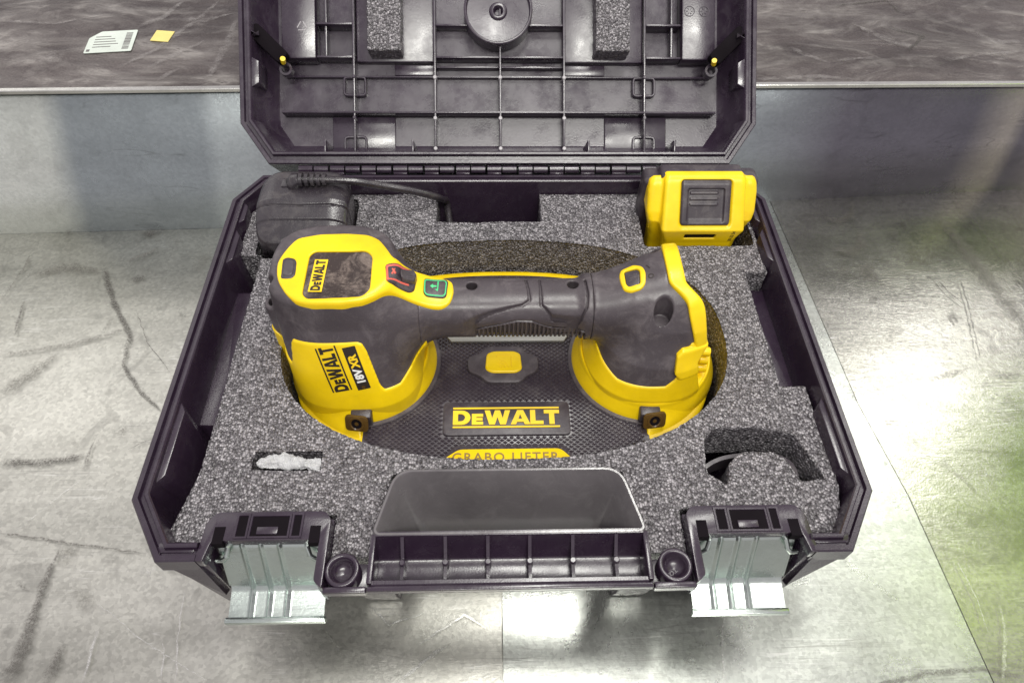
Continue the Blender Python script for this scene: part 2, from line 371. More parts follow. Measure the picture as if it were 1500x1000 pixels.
def logo2d(w, h, extrude=0.0, bars=True):
    """DeWALT between two rules, filling w x h from the origin"""
    cu = bpy.data.curves.new('logo', 'CURVE'); cu.dimensions = '2D'; cu.fill_mode = 'BOTH'; cu.extrude = extrude
    tot = sum(GL[c][0] for c in 'DeWALT')+.02*5; x = 0; y0, hh = (.15*h, .70*h) if bars else (0, h)
    def spl(pts):
        sp = cu.splines.new('POLY'); sp.points.add(len(pts)-1); sp.use_cyclic_u = True
        for p, q in zip(sp.points, pts): p.co = (q[0], q[1], 0, 1)
    for c in 'DeWALT':
        a, cs = GL[c]
        for ct in cs: spl([((x+px_)*w/tot, y0+py_*hh) for px_, py_ in ct])
        x += a+.02
    if bars:
        for b0 in (0, .925*h): spl([(0, b0), (w, b0), (w, b0+.075*h), (0, b0+.075*h)])
    return curve_mesh(cu)
def flat(name, mesh, mat, parent, O, U, V, lift=0.0, drape=None):
    """lay a 2d mesh on the plane O,U,V; with drape, drop every vertex on a surface along the plane's normal"""
    U = np.array(U, float); V = np.array(V, float); W = np.cross(U, V); W /= np.linalg.norm(W); v, f = mesh
    if drape:
        bm = bmesh.new(); vs_ = [bm.verts.new(p) for p in v]
        for q in f:
            try: bm.faces.new([vs_[i] for i in q])
            except ValueError: pass
        bmesh.ops.triangulate(bm, faces=bm.faces[:])
        for _ in range(3):
            e = [x for x in bm.edges if x.calc_length() > 1.6]
            if e: bmesh.ops.subdivide_edges(bm, edges=e, cuts=1); bmesh.ops.triangulate(bm, faces=bm.faces[:])
        bm.verts.index_update(); v = [tuple(x.co) for x in bm.verts]; f = [tuple(y.index for y in x.verts) for x in bm.faces]; bm.free()
    P = np.array(O)+np.array(v)[:, :1]*U+np.array(v)[:, 1:2]*V+np.array(v)[:, 2:3]*W
    if drape:
        P = P+W*25
        for _ in range(60): P = P-W*(drape(P[:, 0], P[:, 1], P[:, 2])-lift)[:, None]*.8
    else: P = P+W*lift
    return obj(name, P, f, mat, parent, smooth=False)

# ================================================================== the setting
tb = -TABLE
RB = [at(-300, 350, tb), at(0, 342, tb), at(330, 333, tb), at(1130, 292, tb), at(1500, 276, tb), at(1900, 259, tb)]
SH = 20.0
RT = [at(-300, 136, SH), at(0, 133, SH), at(350, 129, SH), at(1110, 124, SH), at(1500, 122, SH), at(1900, 120, SH)]
g = G(); g.box(-900, 1000, -420, 700, tb-24, tb-6, 1); bench = g.out('workbench_top', 'zinc_a'); bench['kind'] = 'structure'
SEAM = [at(1128, 296, tb), at(1256, 590, tb), at(1330, 726, tb), at(1455, 1000, tb), at(1560, 1230, tb)]
CX = at(736, 1000, tb)[0]
def sheet(poly, z, mat, tilt=(0, 0)):
    v = [(x, y, z+tilt[0]*x+tilt[1]*y) for x, y in poly]; n = len(v); w = [(x, y, q-2.2) for x, y, q in v]
    f = [tuple(range(n)), tuple(range(n, 2*n))[::-1]]+[(i, i+n, (i+1) % n+n, (i+1) % n) for i in range(n)]
    return obj('metal_sheet', v+w, f, mat, bench, smooth=False)
sheet([(-900, -420), (CX, -420), (CX, 430), RB[2], RB[1], RB[0], (-900, RB[0][1]-10)], tb-1.2, 'zinc_a')
sheet([(CX+.8, -420), (SEAM[4][0], SEAM[4][1]), SEAM[3], SEAM[2], SEAM[1], SEAM[0], RB[3], (CX+.8, 430)], tb, 'zinc_b', (0, .0))
sheet([(SEAM[4][0]+2.2, SEAM[4][1]), (1000, -420), (1000, 490), RB[5], RB[4], (SEAM[0][0]+2, RB[3][1]+1), (SEAM[0][0]+2, SEAM[0][1]), (SEAM[1][0]+2, SEAM[1][1]), (SEAM[2][0]+2.2, SEAM[2][1]), (SEAM[3][0]+2.2, SEAM[3][1])], tb-2, 'zinc_c')
# riser
v = []; nR = len(RB)
for (x, y) in RB: v.append((x, y, tb-3))
for (x, y) in RT: v.append((x, y, SH-1))
for (x, y) in RB: v.append((x, y+6, tb-3))
for (x, y) in RT: v.append((x, y+6, SH-1))
f = [(i, i+1, nR+i+1, nR+i) for i in range(nR-1)]+[(2*nR+i+1, 2*nR+i, 3*nR+i, 3*nR+i+1) for i in range(nR-1)]
f += [(nR+i, nR+i+1, 3*nR+i+1, 3*nR+i) for i in range(nR-1)]
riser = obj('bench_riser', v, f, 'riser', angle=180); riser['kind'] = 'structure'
g = G(); g.prism([(x, y+1.5) for x, y in RT]+[(1500, 2200), (-1500, 2200)], SH-5, SH, 0)
shelf = g.out('shelf', 'shelf'); shelf['kind'] = 'structure'
g = G(); pr = [(2.6, -2.2), (2.6, .4), (2.0, 1.0), (-2.2, 1.0), (-2.6, .5), (-2.6, -1)]
g.sweep([(x, y) for x, y in RT], [(a, SH+b) for a, b in pr], closed=False)
M['trim'] = metal('bright_edge', (.80, .80, .76), (.95, .95, .90), .25, .3)
g.out('edge_trim', 'trim', shelf)
# marks on the metal
def ribbon(pts, widths, z, mat, parent, jit=.6, name='scuff_or_glint'):
    P = [np.array(at(x, y, z)) for x, y in pts]; Q = []; Wd = []
    for i in range(len(P)-1):
        n = max(2, int(np.linalg.norm(P[i+1]-P[i])/4))
        for j in range(n):
            t = j/n; Q.append(P[i]*(1-t)+P[i+1]*t); Wd.append(widths[i]*(1-t)+widths[i+1]*t)
    Q.append(P[-1]); Wd.append(widths[-1]); v = []; fade = []
    for i, p in enumerate(Q):
        d = Q[min(i+1, len(Q)-1)]-Q[max(i-1, 0)]; d = d/max(1e-6, np.linalg.norm(d)); n = np.array([-d[1], d[0]])
        c = p+n*random.uniform(-jit, jit); w = max(.2, Wd[i]*random.uniform(.7, 1.3))*.62
        e_ = min(1, .15+min(i, len(Q)-1-i)/2.5)
        for k_, a_ in ((1, 0), (.55, .75), (0, 1), (-.55, .75), (-1, 0)): v.append((*(c+n*w*k_), z)); fade.append(a_*e_)
    f = [(5*i+k_, 5*i+k_+1, 5*i+k_+6, 5*i+k_+5) for i in range(len(Q)-1) for k_ in range(4)]
    o = obj(name, v, f, mat, parent, smooth=False); at_ = o.data.attributes.new('fade', 'FLOAT', 'POINT'); at_.data.foreach_set('value', fade)
    return o
zt = tb+.9
for pts, w, m in [
 ([(152, 392), (165, 440), (190, 490), (180, 535), (205, 572), (236, 602)], [7, 6, 5, 3, 4, 1.5], 'scuff'),
 ([(40, 405), (90, 392), (150, 396)], [5, 14, 9], 'scuff_soft'),
 ([(2, 440), (40, 385), (44, 370)], [3, 3, 1], 'scuff_soft'), ([(22, 492), (30, 455), (37, 438)], [2.5, 3, 2], 'scuff'),
 ([(0, 575), (45, 548), (88, 515)], [14, 12, 3], 'scuff_soft'), ([(200, 456), (215, 500), (250, 545)], [.7, .7, .5], 'scuff'),
 ([(204, 338), (218, 342), (242, 335)], [2, 10, 1], 'scuff'), ([(94, 341), (104, 341)], [12, 12], 'scuff'),
 ([(182, 384), (215, 372), (236, 360)], [2, 6, 3], 'scuff_soft'), ([(183, 410), (200, 408), (220, 403)], [2, 8, 1], 'scuff'),
 ([(286, 380), (310, 376)], [13, 12], 'scuff_soft'), ([(281, 391), (297, 389)], [9, 9], 'scuff_soft'), ([(252, 352), (272, 351)], [4, 2], 'scuff_soft'),
 ([(262, 468), (270, 455)], [8, 8], 'scuff_soft'), ([(150, 322+165), (165, 462)], [3, 3], 'scuff_soft'),
 ([(0, 677), (70, 676), (128, 667)], [7, 8, 6], 'scuff'), ([(123, 690), (130, 665), (140, 640)], [4, 2, 1], 'scuff'),
 ([(0, 780), (60, 788), (120, 797), (180, 806), (215, 810)], [1.4, 1.6, 1.8, 1.4, .6], 'scuff'),
 ([(10, 1000), (40, 930), (66, 850), (90, 798)], [14, 9, 6, 1.5], 'scuff'), ([(85, 830), (100, 808), (115, 798)], [10, 14, 12], 'scuff_soft'),
 ([(110, 885), (135, 868)], [20, 16], 'scuff_soft'), ([(68, 1000), (85, 960), (96, 938)], [9, 8, 3], 'scuff'), ([(25, 852), (43, 866)], [3, 2], 'scuff'),
 ([(140, 880), (200, 930), (255, 968), (310, 1000)], [.5, .7, .7, .7], 'scratch_or_glint'), ([(120, 1000), (135, 950), (143, 920)], [1.5, 2, 3], 'scratch_or_glint'),
 ([(235, 1000), (240, 960), (238, 930)], [1, 1.2, .5], 'scratch_or_glint'), ([(206, 838), (228, 836)], [5, 9], 'scratch_or_glint'), ([(258, 1000), (260, 940), (270, 860)], [1, 1, .4], 'scratch_or_glint'),
 ([(104, 648), (112, 645)], [9, 9], 'scuff_soft'), ([(166, 634), (180, 630), (178, 622)], [7, 10, 6], 'scuff_soft'),
 ([(0, 520), (100, 505), (200, 478)], [3, 6, 2], 'scuff_soft'), ([(180, 660), (230, 640)], [.7, .7], 'scuff'),
 ([(20, 780+0), (120, 700)], [.5, .5], 'scratch_or_glint'),
 ([(545, 850+40), (570, 915), (620, 898)], [1, 2, 1], 'scratch_or_glint'), ([(610, 945), (680, 900), (720, 925)], [1, 1.6, .8], 'scratch_or_glint'), ([(580, 1000), (640, 955), (660, 940)], [2, 2.6, 1], 'scratch_or_glint'),
 ([(1205, 319), (1230, 324), (1248, 312), (1250, 292)], [6, 9, 7, 3], 'scuff_soft'), ([(1212, 360), (1245, 370), (1262, 357), (1258, 334)], [1, 12, 10, 2], 'scuff_soft'),
 ([(1258, 400), (1290, 398)], [22, 24], 'scuff_soft'), ([(1225, 392), (1248, 398)], [10, 12], 'scuff_soft'), ([(1250, 412), (1272, 420)], [3, 1], 'scuff'),
 ([(1302, 338), (1315, 350)], [3, 5], 'scuff'), ([(1300, 368), (1315, 359)], [3, 3], 'scuff_soft'), ([(1332, 370), (1350, 368)], [5, 5], 'scuff_soft'),
 ([(1368, 402), (1390, 428), (1415, 448)], [1.2, 1.6, 1], 'scuff'), ([(1406, 408), (1422, 460), (1436, 528)], [1, 1.8, 1], 'scuff'),
 ([(1392, 452), (1405, 478)], [6, 2], 'scuff'), ([(1302, 478), (1326, 484)], [12, 8], 'scuff_soft'), ([(1335, 417), (1350, 427)], [9, 4], 'scuff'),
 ([(1380, 322), (1430, 385), (1500, 470), (1560, 545)], [12, 14, 12, 10], 'scuff_soft'), ([(1395, 284), (1450, 350), (1500, 412), (1570, 500)], [2, 2, 2, 2], 'scuff_soft'),
 ([(1360, 554), (1400, 544), (1425, 538)], [1, 5, 1], 'scuff_soft'), ([(1450, 547), (1500, 547)], [5, 7], 'scuff_soft'), ([(1452, 573), (1466, 581)], [2, 3], 'scuff'), ([(1432, 562), (1500, 558)], [1, 1.2], 'scuff_soft'),
 ([(1260, 1010), (1360, 985), (1440, 978), (1500, 990)], [3, 4, 3, 3], 'scuff_soft'), ([(1402, 820), (1432, 880), (1450, 930)], [.8, 1.2, .6], 'scratch_or_glint'), ([(1470, 1000), (1472, 930), (1466, 885)], [2, 2.6, 1], 'scratch_or_glint'),
 ([(1272, 620), (1300, 616), (1345, 619)], [1, 2, 1], 'scuff_soft'), ([(1244, 566), (1256, 590)], [1.2, 1.6], 'scuff'), ([(1296, 672), (1300, 684)], [3, 3], 'scuff'),
 ([(475, 860+60), (500, 960)], [1, 3], 'scratch_or_glint'), ([(1060, 1000), (1058, 930), (1062, 880)], [2, 1.5, 1], 'scratch_or_glint'),
 ]: ribbon(pts, w, zt, m, bench)
for pts, w, m in [([(200, 40), (240, 25), (270, 0)], [3, 5, 2], 'scratch_or_glint'), ([(175, 98), (230, 72), (300, 20), (322, 0)], [2, 4, 3, 1], 'scratch_or_glint'),
 ([(215, 100), (260, 78), (300, 60)], [2, 4, 1], 'scratch_or_glint'), ([(305, 115), (335, 60), (345, 30)], [3, 5, 3], 'scratch_or_glint'), ([(230, 118), (262, 100)], [4, 2], 'scratch_or_glint'),
 ([(266, 28), (300, 30), (346, 18)], [5, 4, 1], 'scratch_or_glint'), ([(1155, 70), (1175, 78), (1215, 92)], [5, 4, 2], 'scratch_or_glint'), ([(1250, 35), (1310, 62), (1345, 70)], [2, 7, 3], 'scratch_or_glint'),
 ([(1300, 40), (1352, 52), (1330, 75)], [2, 3, 2], 'scuff'), ([(1385, 88), (1420, 82), (1500, 74)], [5, 3, 2], 'scratch_or_glint'), ([(1225, 88), (1280, 84)], [2, 3], 'scratch_or_glint'),
 ([(1110, 116), (1200, 112), (1260, 116)], [3, 4, 1], 'scratch_or_glint'), ([(1430, 48), (1460, 62), (1500, 60)], [2, 6, 3], 'scratch_or_glint'), ([(1220, 8), (1300, 0), (1320, 20)], [2, 2, 1], 'scuff'),
 ([(0, 30), (80, 35), (160, 20)], [3, 2, 1], 'scratch_or_glint'), ([(60, 90), (90, 80)], [14, 10], 'scratch_or_glint')]:
    ribbon(pts, [q*1.6 for q in w], SH+.8, 'wisp' if m == 'scratch_or_glint' else m, shelf)  # scratch entries here become painted highlights of the creased film
# labels on the shelf
z = SH+.6
lp = ats([(122, 79), (135, 48), (202, 39), (192, 75)], z)
A_, B_, D_ = np.array([*lp[0], z]), np.array([*lp[3], z]), np.array([*lp[1], z])
fl = Frame(A_, (B_-A_)/100, (D_-A_)/100, (0, 0, 1))
t = thing('paper_label', 'white printed label with barcode stuck on the dark shelf', 'label', A_)
G().prism(fillet([(0, 0), (100, 0), (100, 100), (22, 100), (0, 70)], 4), 0, .4).out('paper', 'paper', t, fl)
for i in range(16):
    g = G(); y = 10+i*5; g.box(78, 92, y, y+random.uniform(1.5, 3.6), .4, .55); g.out('barcode_bar', 'ink', t, fl)
for i in range(5):
    g = G(); g.box(14, 44+random.uniform(0, 24), 24+i*12, 27+i*12, .4, .55); g.out('print_line', 'ink', t, fl)
G().box(4, 11, 6, 16, .4, .55).out('print_mark', 'ink', t, fl)
g = G(); g.prism(ats([(220, 60), (230, 45), (256, 47), (246, 62)], z), z-.1, z+.4)
tag(g.out('sticker', 'sticker'), 'small plain yellow sticker on the dark shelf beside the white label', 'sticker')

# ================================================================== the case
case = thing('tool_case', 'open black plastic tool case with ribbed lid raised and steel latches', 'tool case', (0, 165, tb))
OCT = [(196, 0), (220, 37), (220, 299), (201, 330), (-201, 330), (-220, 299), (-220, 37), (-196, 0)]
RIMP = [(174, 0)]+OCT+[(-174, 0)]
rim_prof = [(-2.5, -16), (0, -14), (0, -1.2), (-.8, -.2), (-3.6, -.2), (-4.4, -2.6), (-6.6, -2.6), (-7.4, 1.0), (-8.0, 1.6), (-9.6, 1.6), (-10.4, .8), (-11, -2), (-13, -34), (-16, -60), (-14, -60), (-8, -16)]
G().sweep(RIMP, rim_prof, closed=False).out('rim', 'case', case)
hull = [(196, 3), (219, 38), (219, 298), (200, 328), (-200, 328), (-219, 298), (-219, 38), (-196, 3), (-173, 3), (-171, 31), (-103, 31), (-103, 6), (-80, 6), (-68, 55), (69, 55), (81, 6), (104, 6), (104, 31), (172, 31), (174, 3)]
def scaled(poly, s, c=(0, 165)): return [(c[0]+(x-c[0])*s, c[1]+(y-c[1])*s) for x, y in poly]
v = []; lv = [(1, -15), (.985, -40), (.955, -112), (.94, -125)]
for s_, z_ in lv: v += [(x, y, z_) for x, y in scaled(hull, s_)]
n = len(hull); f = [(j*n+i, j*n+(i+1) % n, (j+1)*n+(i+1) % n, (j+1)*n+i)[::-1] for j in range(len(lv)-1) for i in range(n)]
inner = len(v)
for s_, z_ in ((.985, -15), (.935, -121)): v += [(x, y, z_) for x, y in scaled(hull, s_)]
f += [(inner+i, inner+(i+1) % n, inner+n+(i+1) % n, inner+n+i) for i in range(n)]
f += [(i, (i+1) % n, inner+(i+1) % n, inner+i) for i in range(n)]
f += [tuple(range(3*n, 4*n))[::-1], tuple(range(inner+n, inner+2*n))]
obj('base_shell', v, f, 'case', case)
for sx in (-1, 1):      # feet under the shell
    for y in (60, 270):
        G().box(sx*150-18, sx*150+18, y-10, y+10, tb, -124.5, 1.2).out('foot', 'case', case)
# inner side ledges and brackets
for sx in (-1, 1):
    a, b = sorted((sx*191.5, sx*209))
    G().prism(rrect(a, b, 104, 224, 2), -118, -30, 1.2).out('side_ledge', 'case', case)
    for y0, y1 in ((46, 108), (226, 268)):
        q = [(sx*211, y0), (sx*205.2, y0+7), (sx*205.2, y1-10), (sx*211, y1)]
        w_ = [(sx*212, y0+1), (sx*200, y0+16), (sx*200, y1-18), (sx*212, y1-1)]
        G().prism(w_, -100, -1.5, .9, top=q).out('side_bracket', 'case', case)
    G().prism([(sx*211, 270), (sx*205.5, 276), (sx*205.5, 292), (sx*211, 298)], -60, -1.4, .8).out('side_bracket', 'case', case)
    G().box(*sorted((sx*176, sx*197)), 5.5, 11.5, -12, -1.6, .8).out('corner_stop', 'case', case)
# latch housings and latches
def latch(sx, cx):
    def X(p): return [(cx+sx*x, y) for x, y in p]
    # U-shaped frame; local x grows outward
    fr_ = [(-35, -16), (-35, 24), (-31, 28.5), (31, 28.5), (35.5, 23), (37, 0), (33, 0), (30.5, 11.5), (24, 11.5), (-24, 11.5), (-30, 13), (-30, -12)]
    fr_ = fillet(fr_, [2, 3, 3, 3, 3, 1, 1, 2, 1, 1, 2, 2], 3)
    b = G().prism(X(fr_), -9, -.3, 1.1); h = b.out('latch_housing', 'case', case)
    for a, e, y0, y1 in ((-17.5, -12, 13.5, 26), (-9.5, 11.5, 13.5, 25.5), (14, 18.5, 13.5, 26)):
        g = G(); g.sweep([(cx+a, y0), (cx+e, y0), (cx+e, y1), (cx+a, y1)], [(1.3, -.6), (1.1, .5), (0, .5), (-.4, -.3), (-.6, -4)]); g.out('slot_frame', 'case', h)
        G().box(cx+a, cx+e, y0, y1, -6, .02).out('slot', 'dark', h)
    G().box(cx-6, cx+6, 14.5, 19, -3, .9, .5).out('catch', 'case', h)
    for s2 in (-1, 1): G().box(cx+s2*27-3, cx+s2*27+3, 9.5, 19.5, -6, .03).out('slot', 'dark', h)
    # cheeks, back wall of the recess
    G().prism(X([(32.5, 1), (37, 1), (36, 27), (32.5, 27)]), -52, -8.5, .6, top=None).out('recess_cheek', 'case', h)
    G().prism(X([(-35, -15.5), (-31, -13), (-31, 27), (-35, 27)]), -24, -8.5, .6).out('recess_cheek', 'case', h)
    G().prism(X([(-31, 21), (33, 21), (33, 29), (-31, 29)]), -90, -9.2, .6).out('recess_wall', 'case', h)
    # outer wedge that runs from the rim down to the foot of the latch
    v = [(cx+sx*x, y, z) for x, y, z in ((37.5, .5, -3), (37.5, .5, -15), (56, 1.5, -15.5), (54, 12, -44), (34, -3, -50), (34, 20, -70), (37.5, 12, -3), (56, 12, -16))]
    bm = bmesh.new()
    for p in v: bm.verts.new(p)
    bmesh.ops.convex_hull(bm, input=bm.verts[:]); g = G(); g.bm(bm); bm.free(); g.out('recess_wedge', 'case', h)
    # the steel latch, thrown open: an embossed plate on a bail
    lt = None
    prof = [(13, -6.5), (11.6, -7.2), (10.4, -9.5), (-1.2, -38), (-2.4, -40.4), (-5, -41.6), (-18.5, -45)]
    ridges = (-6, 4.5, 15) if sx < 0 else (-15, -4.5, 6); nx = 103; hw = 28; v = []
    for y, z_ in prof:
        for i in range(nx):
            x = -hw+2*hw*i/(nx-1); r = max(0, 1-min(abs(x-q) for q in ridges)/2.0); q_ = 1.9*(r*r*(3-2*r)); v.append((cx+sx*x, y-q_*.8, z_+q_*.6))
    k = len(prof); f = [(j*nx+i, j*nx+i+1, (j+1)*nx+i+1, (j+1)*nx+i) for j in range(k-1) for i in range(nx-1)]
    m0 = len(v); v += [(x, y+1.0, z_-1.0) for x, y, z_ in v[:m0]]; f += [tuple(q+m0 for q in p)[::-1] for p in f[:]]
    for j in range(k-1):
        for i in (0, nx-1): f.append((j*nx+i, (j+1)*nx+i, m0+(j+1)*nx+i, m0+j*nx+i))
    for i in range(nx-1):
        for j in (0, k-1): f.append((j*nx+i, j*nx+i+1, m0+j*nx+i+1, m0+j*nx+i))
    lt = obj('latch', v, f, 'steel', case, angle=40)
    lt['label'] = 'bright zinc latch, %s of the two' % ('left' if sx < 0 else 'right')
    G().box(cx-29.5, cx+29.5, -21.6, -18.0, -47.6, -43.0, .9).out('latch_lip', 'steel', lt)
    for s2 in (-1, 1):
        x = cx+s2*28.4
        v = [(x-.6, 10.5, -9), (x-.6, -1.3, -38), (x-.6, 2, -42), (x-.6, 13, -34), (x-.6, 16, -14)]; v += [(a+1.2, b_, c_) for a, b_, c_ in v]
        f = [(0, 1, 2, 3, 4), (9, 8, 7, 6, 5)]+[(i, (i+1) % 5, 5+(i+1) % 5, 5+i)[::-1] for i in range(5)]
        obj('side_flange', v, f, 'steel', lt)
        bp = [(cx+s2*21, 14, -6), (cx+s2*22.5, 9.5, -5.5), (cx+s2*23.5, 6, -10), (cx+s2*26, 5, -13.5), (cx+s2*30.5, 5.4, -14.5)]
        G().tube(bp, 1.5, 10).out('bail_wire', 'steel', lt)
latch(-1, -137); latch(1, 139)
# grip pocket: an open, sloping funnel behind the handle
top = fillet([(77.5, 15), (67.5, 52), (-65.5, 52), (-75.5, 15)], [3, 9, 9, 3], 5); bot = fillet([(60, 17), (57, 34), (-54, 34), (-57, 17)], [1, 5, 5, 1], 5)
v = []; n = len(top)
def loop_off(p, d):
    gg = G(); gg.sweep(p, [(d, 0)]); return [(a, b_) for a, b_, _ in gg.v]
for pl, z_ in ((loop_off(top, 2.6), -14), (loop_off(top, 2.6), -.8), (loop_off(top, 1.8), .3), (loop_off(top, .6), .3), (top, -.6)): v += [(x, y, z_) for x, y in pl]
for t_ in (.33, .66, 1): v += [(a[0]*(1-t_)+b_[0]*t_, a[1]*(1-t_)+b_[1]*t_, -.6-46*t_) for a, b_ in zip(top, bot)]
f = [(j*n+i, j*n+(i+1) % n, (j+1)*n+(i+1) % n, (j+1)*n+i) for j in range(7) for i in range(n)]
obj('grip_pocket', v, f, 'gloss', case, angle=50)
# handle trough with ribs
cs = [(15.2, 0), (12.6, 0), (11.4, -4), (6, -16), (4, -17.6), (-8.5, -17.8), (-10.6, -16.4), (-11, -3.5), (-11.6, -2.6), (-13.6, -2.6), (-14.4, -3.6), (-12, -20), (13, -22), (15.2, -16)]
v = []; xs = (-75.5, 77.5)
for x in xs: v += [(x, y, z_) for y, z_ in cs]
k = len(cs); f = [(i, (i+1) % k, k+(i+1) % k, k+i) for i in range(k)]+[tuple(range(k))[::-1], tuple(range(k, 2*k))]
hd = obj('carry_handle', v, f, 'case', case, angle=40)
for x in (-60.5, -36, -11.7, 12.3, 37, 62):
    v = []
    rp = [(12.8, -.6), (12.2, -1), (3.2, -10), (.8, -11.2), (-10.8, -12.4), (-11.2, -17.9), (4.2, -17.9), (12.6, -4)]
    for dx in (-1, 1): v += [(x+dx*.95, y, z_) for y, z_ in rp]
    k = len(rp); f = [(i, (i+1) % k, k+(i+1) % k, k+i) for i in range(k)]+[tuple(range(k))[::-1], tuple(range(k, 2*k))]
    rb = obj('rib', v, f, 'case', hd)
    G().lathe((x, .6, -17.8), [(1.9, 0), (1.9, 8.2), (1.4, 8.8), (0, 8.8)], 14).out('peg', 'lid', rb)
for x in (-76.8, 78.8): G().box(x-1.5, x+1.5, -13.5, 14, -20, -.8, .5).out('handle_cheek', 'case', hd)
# front apron with the two round cups
for sx, xa, xb, cx in ((-1, -102, -78.4, -92.5), (1, 80.4, 104, 93.5)):
    ap = G().box(xa, xb, -12.5, 2, -24, -14, .6).out('front_apron', 'case', case)
    G().box(xa, xb, -17.8, -14.4, -10, -2.8, .8).out('front_lip', 'case', ap)
    pr = [(9.6, -14), (9.6, 0), (9, .6), (7.6, .6), (7, 0), (6.2, -3), (5.4, -5.5), (3, -7), (0, -7.4)]
    G().lathe((cx, -5.4, -2.6), pr, 36).out('round_cup', 'case', ap, angle=60)
    if sx > 0: flat('raised_mark', text2d('TO.L', 3.4, .02), 'case', ap, (cx-4, -11.5, -8), (.8, .5, .25), (-.5, .8, .2), .5)
G().box(-78, 80, -17.2, -14.2, -8.5, -3.0, .8).out('front_lip', 'case', case)
# hinge
for i in range(13):
    x0 = -172+i*26.6
    k = G(); k.tube([(x0+.8, 335.5, .5), (x0+12.4, 335.5, .5)], 3.6, 14); k.box(x0+.8, x0+12.4, 330.5, 336, -9, .5, .5); k.out('hinge_knuckle', 'case', case)
    k = G(); k.tube([(x0+13.6, 335.5, .5), (x0+25.4, 335.5, .5)], 3.2, 14); k.out('hinge_pin', 'lid', case)

# ------------------------------------------------------------------ lid
TH = math.radians(50); LF = Frame((0, 337, 3), (1, 0, 0), (0, math.sin(TH), math.cos(TH)), (0, math.cos(TH), -math.sin(TH)))
# in this frame: x across, y up the lid, z into the lid (0 = rim, 36 = inner panel)
class GLid(G):
    def bar(s, x0, x1, y0, y1, w0, w1, bev=.5): return s.box(x0, x1, y0, y1, w0, w1, bev)
LO = [(-197, 2), (197, 2), (220, 36), (220, 300), (200, 331), (-200, 331), (-220, 300), (-220, 36)]
lp_ = [(-9, 41), (-4, 41), (0, 34), (0, 1.2), (-.8, .2), (-3.6, .2), (-4.4, 2.8), (-6.6, 2.8), (-7.4, -.8), (-8, -1.4), (-9.6, -1.4), (-10.4, -.4), (-11, 3), (-15, 20), (-22, 35), (-24, 36.5), (-24, 39)]
g = G(); g.sweep(LO, lp_); lid = g.out('lid', 'lid', case, LF)
lid['label'] = 'ribbed inside of the raised lid'
inn = loop_off(LO, -21); G().prism(inn, 36, 40, 0).out('inner_panel', 'lid', lid, LF)
def lb(name, *a, bev=.5, mat='lid'): return G().box(*a, bev).out(name, mat, lid, LF)
for x in (-128.6, -57.6, 0, 56.6, 128.4):
    G().box(x-.9, x+.9, 16, 322, 23.5, 36.3, .35).out('rib', 'lid', lid, LF)
for a, b in ((-192, 192),): lb('rib', a, b, 51.2, 52.9, 23, 36.3, bev=.35)
lb('panel_step', -190, 190, 84.5, 86, 31, 36.4, bev=.4)
for a, b in ((-127, -58.6), (57.6, 127.4)): lb('raised_panel', a, b, 97.5, 300, 29.5, 36.3, bev=1.2)
for a, b in ((-56.4, -1), (1, 55.6)): lb('rib', a, b, 99.4, 101, 24, 36.3, bev=.3); lb('rib', a, b, 127.2, 128.8, 24, 36.3, bev=.3)
for a, b in ((-56.4, -1), (1, 55.6)): lb('rib', a, b, 92.4, 94, 29, 36.3, bev=.3)
for sx in (-1, 1):
    a, b = sorted((sx*160.5, sx*190)); lb('raised_panel', a, b, 97, 300, 20, 36.3, bev=1.4)
    a, b = sorted((sx*129.4, sx*160)); lb('rib', a, b, 98.6, 100.2, 22, 36.3, bev=.3); lb('rib', a, b, 127, 128.6, 22, 36.3, bev=.3)
    a, b = sorted((sx*152, sx*154)); lb('rib', a, b, 100.4, 300, 26, 36.3, bev=.3)
    a, b = sorted((sx*94, sx*150)); lb('raised_panel', a, b, 20, 50.6, 33.6, 36.4, bev=1.0)
    a, b = sorted((sx*57.6, sx*94)); lb('raised_panel', a, b, 87, 96.5, 33, 36.4, bev=.8)
    cx = sx*129.3
    for yy, hh, hw in ((77, 9, 10.5), (26.5, 7, 10.5)):
        g = G(); g.sweep(rrect(cx-hw, cx+hw, yy-hh, yy+hh, 4.5, 4), [(0, 36.4), (0, 31.6), (-.6, 31), (-1.6, 31), (-2.2, 31.6), (-2.2, 36.4)]); g.out('boss_ring', 'lid', lid, LF)
    # inner corner facets and rim brackets
    q = [(sx*190, 14), (sx*205, 40), (sx*199, 42), (sx*183, 18)]; 
    for y0, y1 in ((66, 92), (108, 114)):
        w = [(sx*210.5, y0), (sx*203.5, y0+4), (sx*203.5, y1-4), (sx*210.5, y1)]; G().prism(w, 1, 26, .8).out('rim_bracket', 'lid', lid, LF)
    # lid stay: a dark arm with a yellow pin
    A = np.array((sx*211, 118.0)); B = np.array((sx*184, 91.5)); d = (B-A)/np.linalg.norm(B-A); nn = np.array((-d[1], d[0]))*6
    poly = fillet([tuple(A+nn), tuple(A-nn), tuple(B-nn), tuple(B+nn)], 4, 4); G().prism(poly, 5, 15, 1.2).out('lid_stay', 'dark', lid, LF)
    c = B-d*1.5+np.array((-sx*1.0, -2.0))
    G().tube([(c[0], c[1], 3), (c[0]+sx*1.2, c[1]-1, 9)], [2.2, 2.2], 14).out('stay_pin', 'yellow', lid, LF)
    g = G(); g.lathe((sx*185, 86, 14), [(5.5, 8), (5.5, 0), (3.6, 0), (3.6, 8)], 24); g.out('pin_boss', 'lid', lid, LF)
    # foam pad glued in the lid, and small ribs along the rim
    for xx in (sx*75, sx*149): lb('rim_rib', xx-.8, xx+.8, 11.2, 22, -1.6, 30, bev=.3)
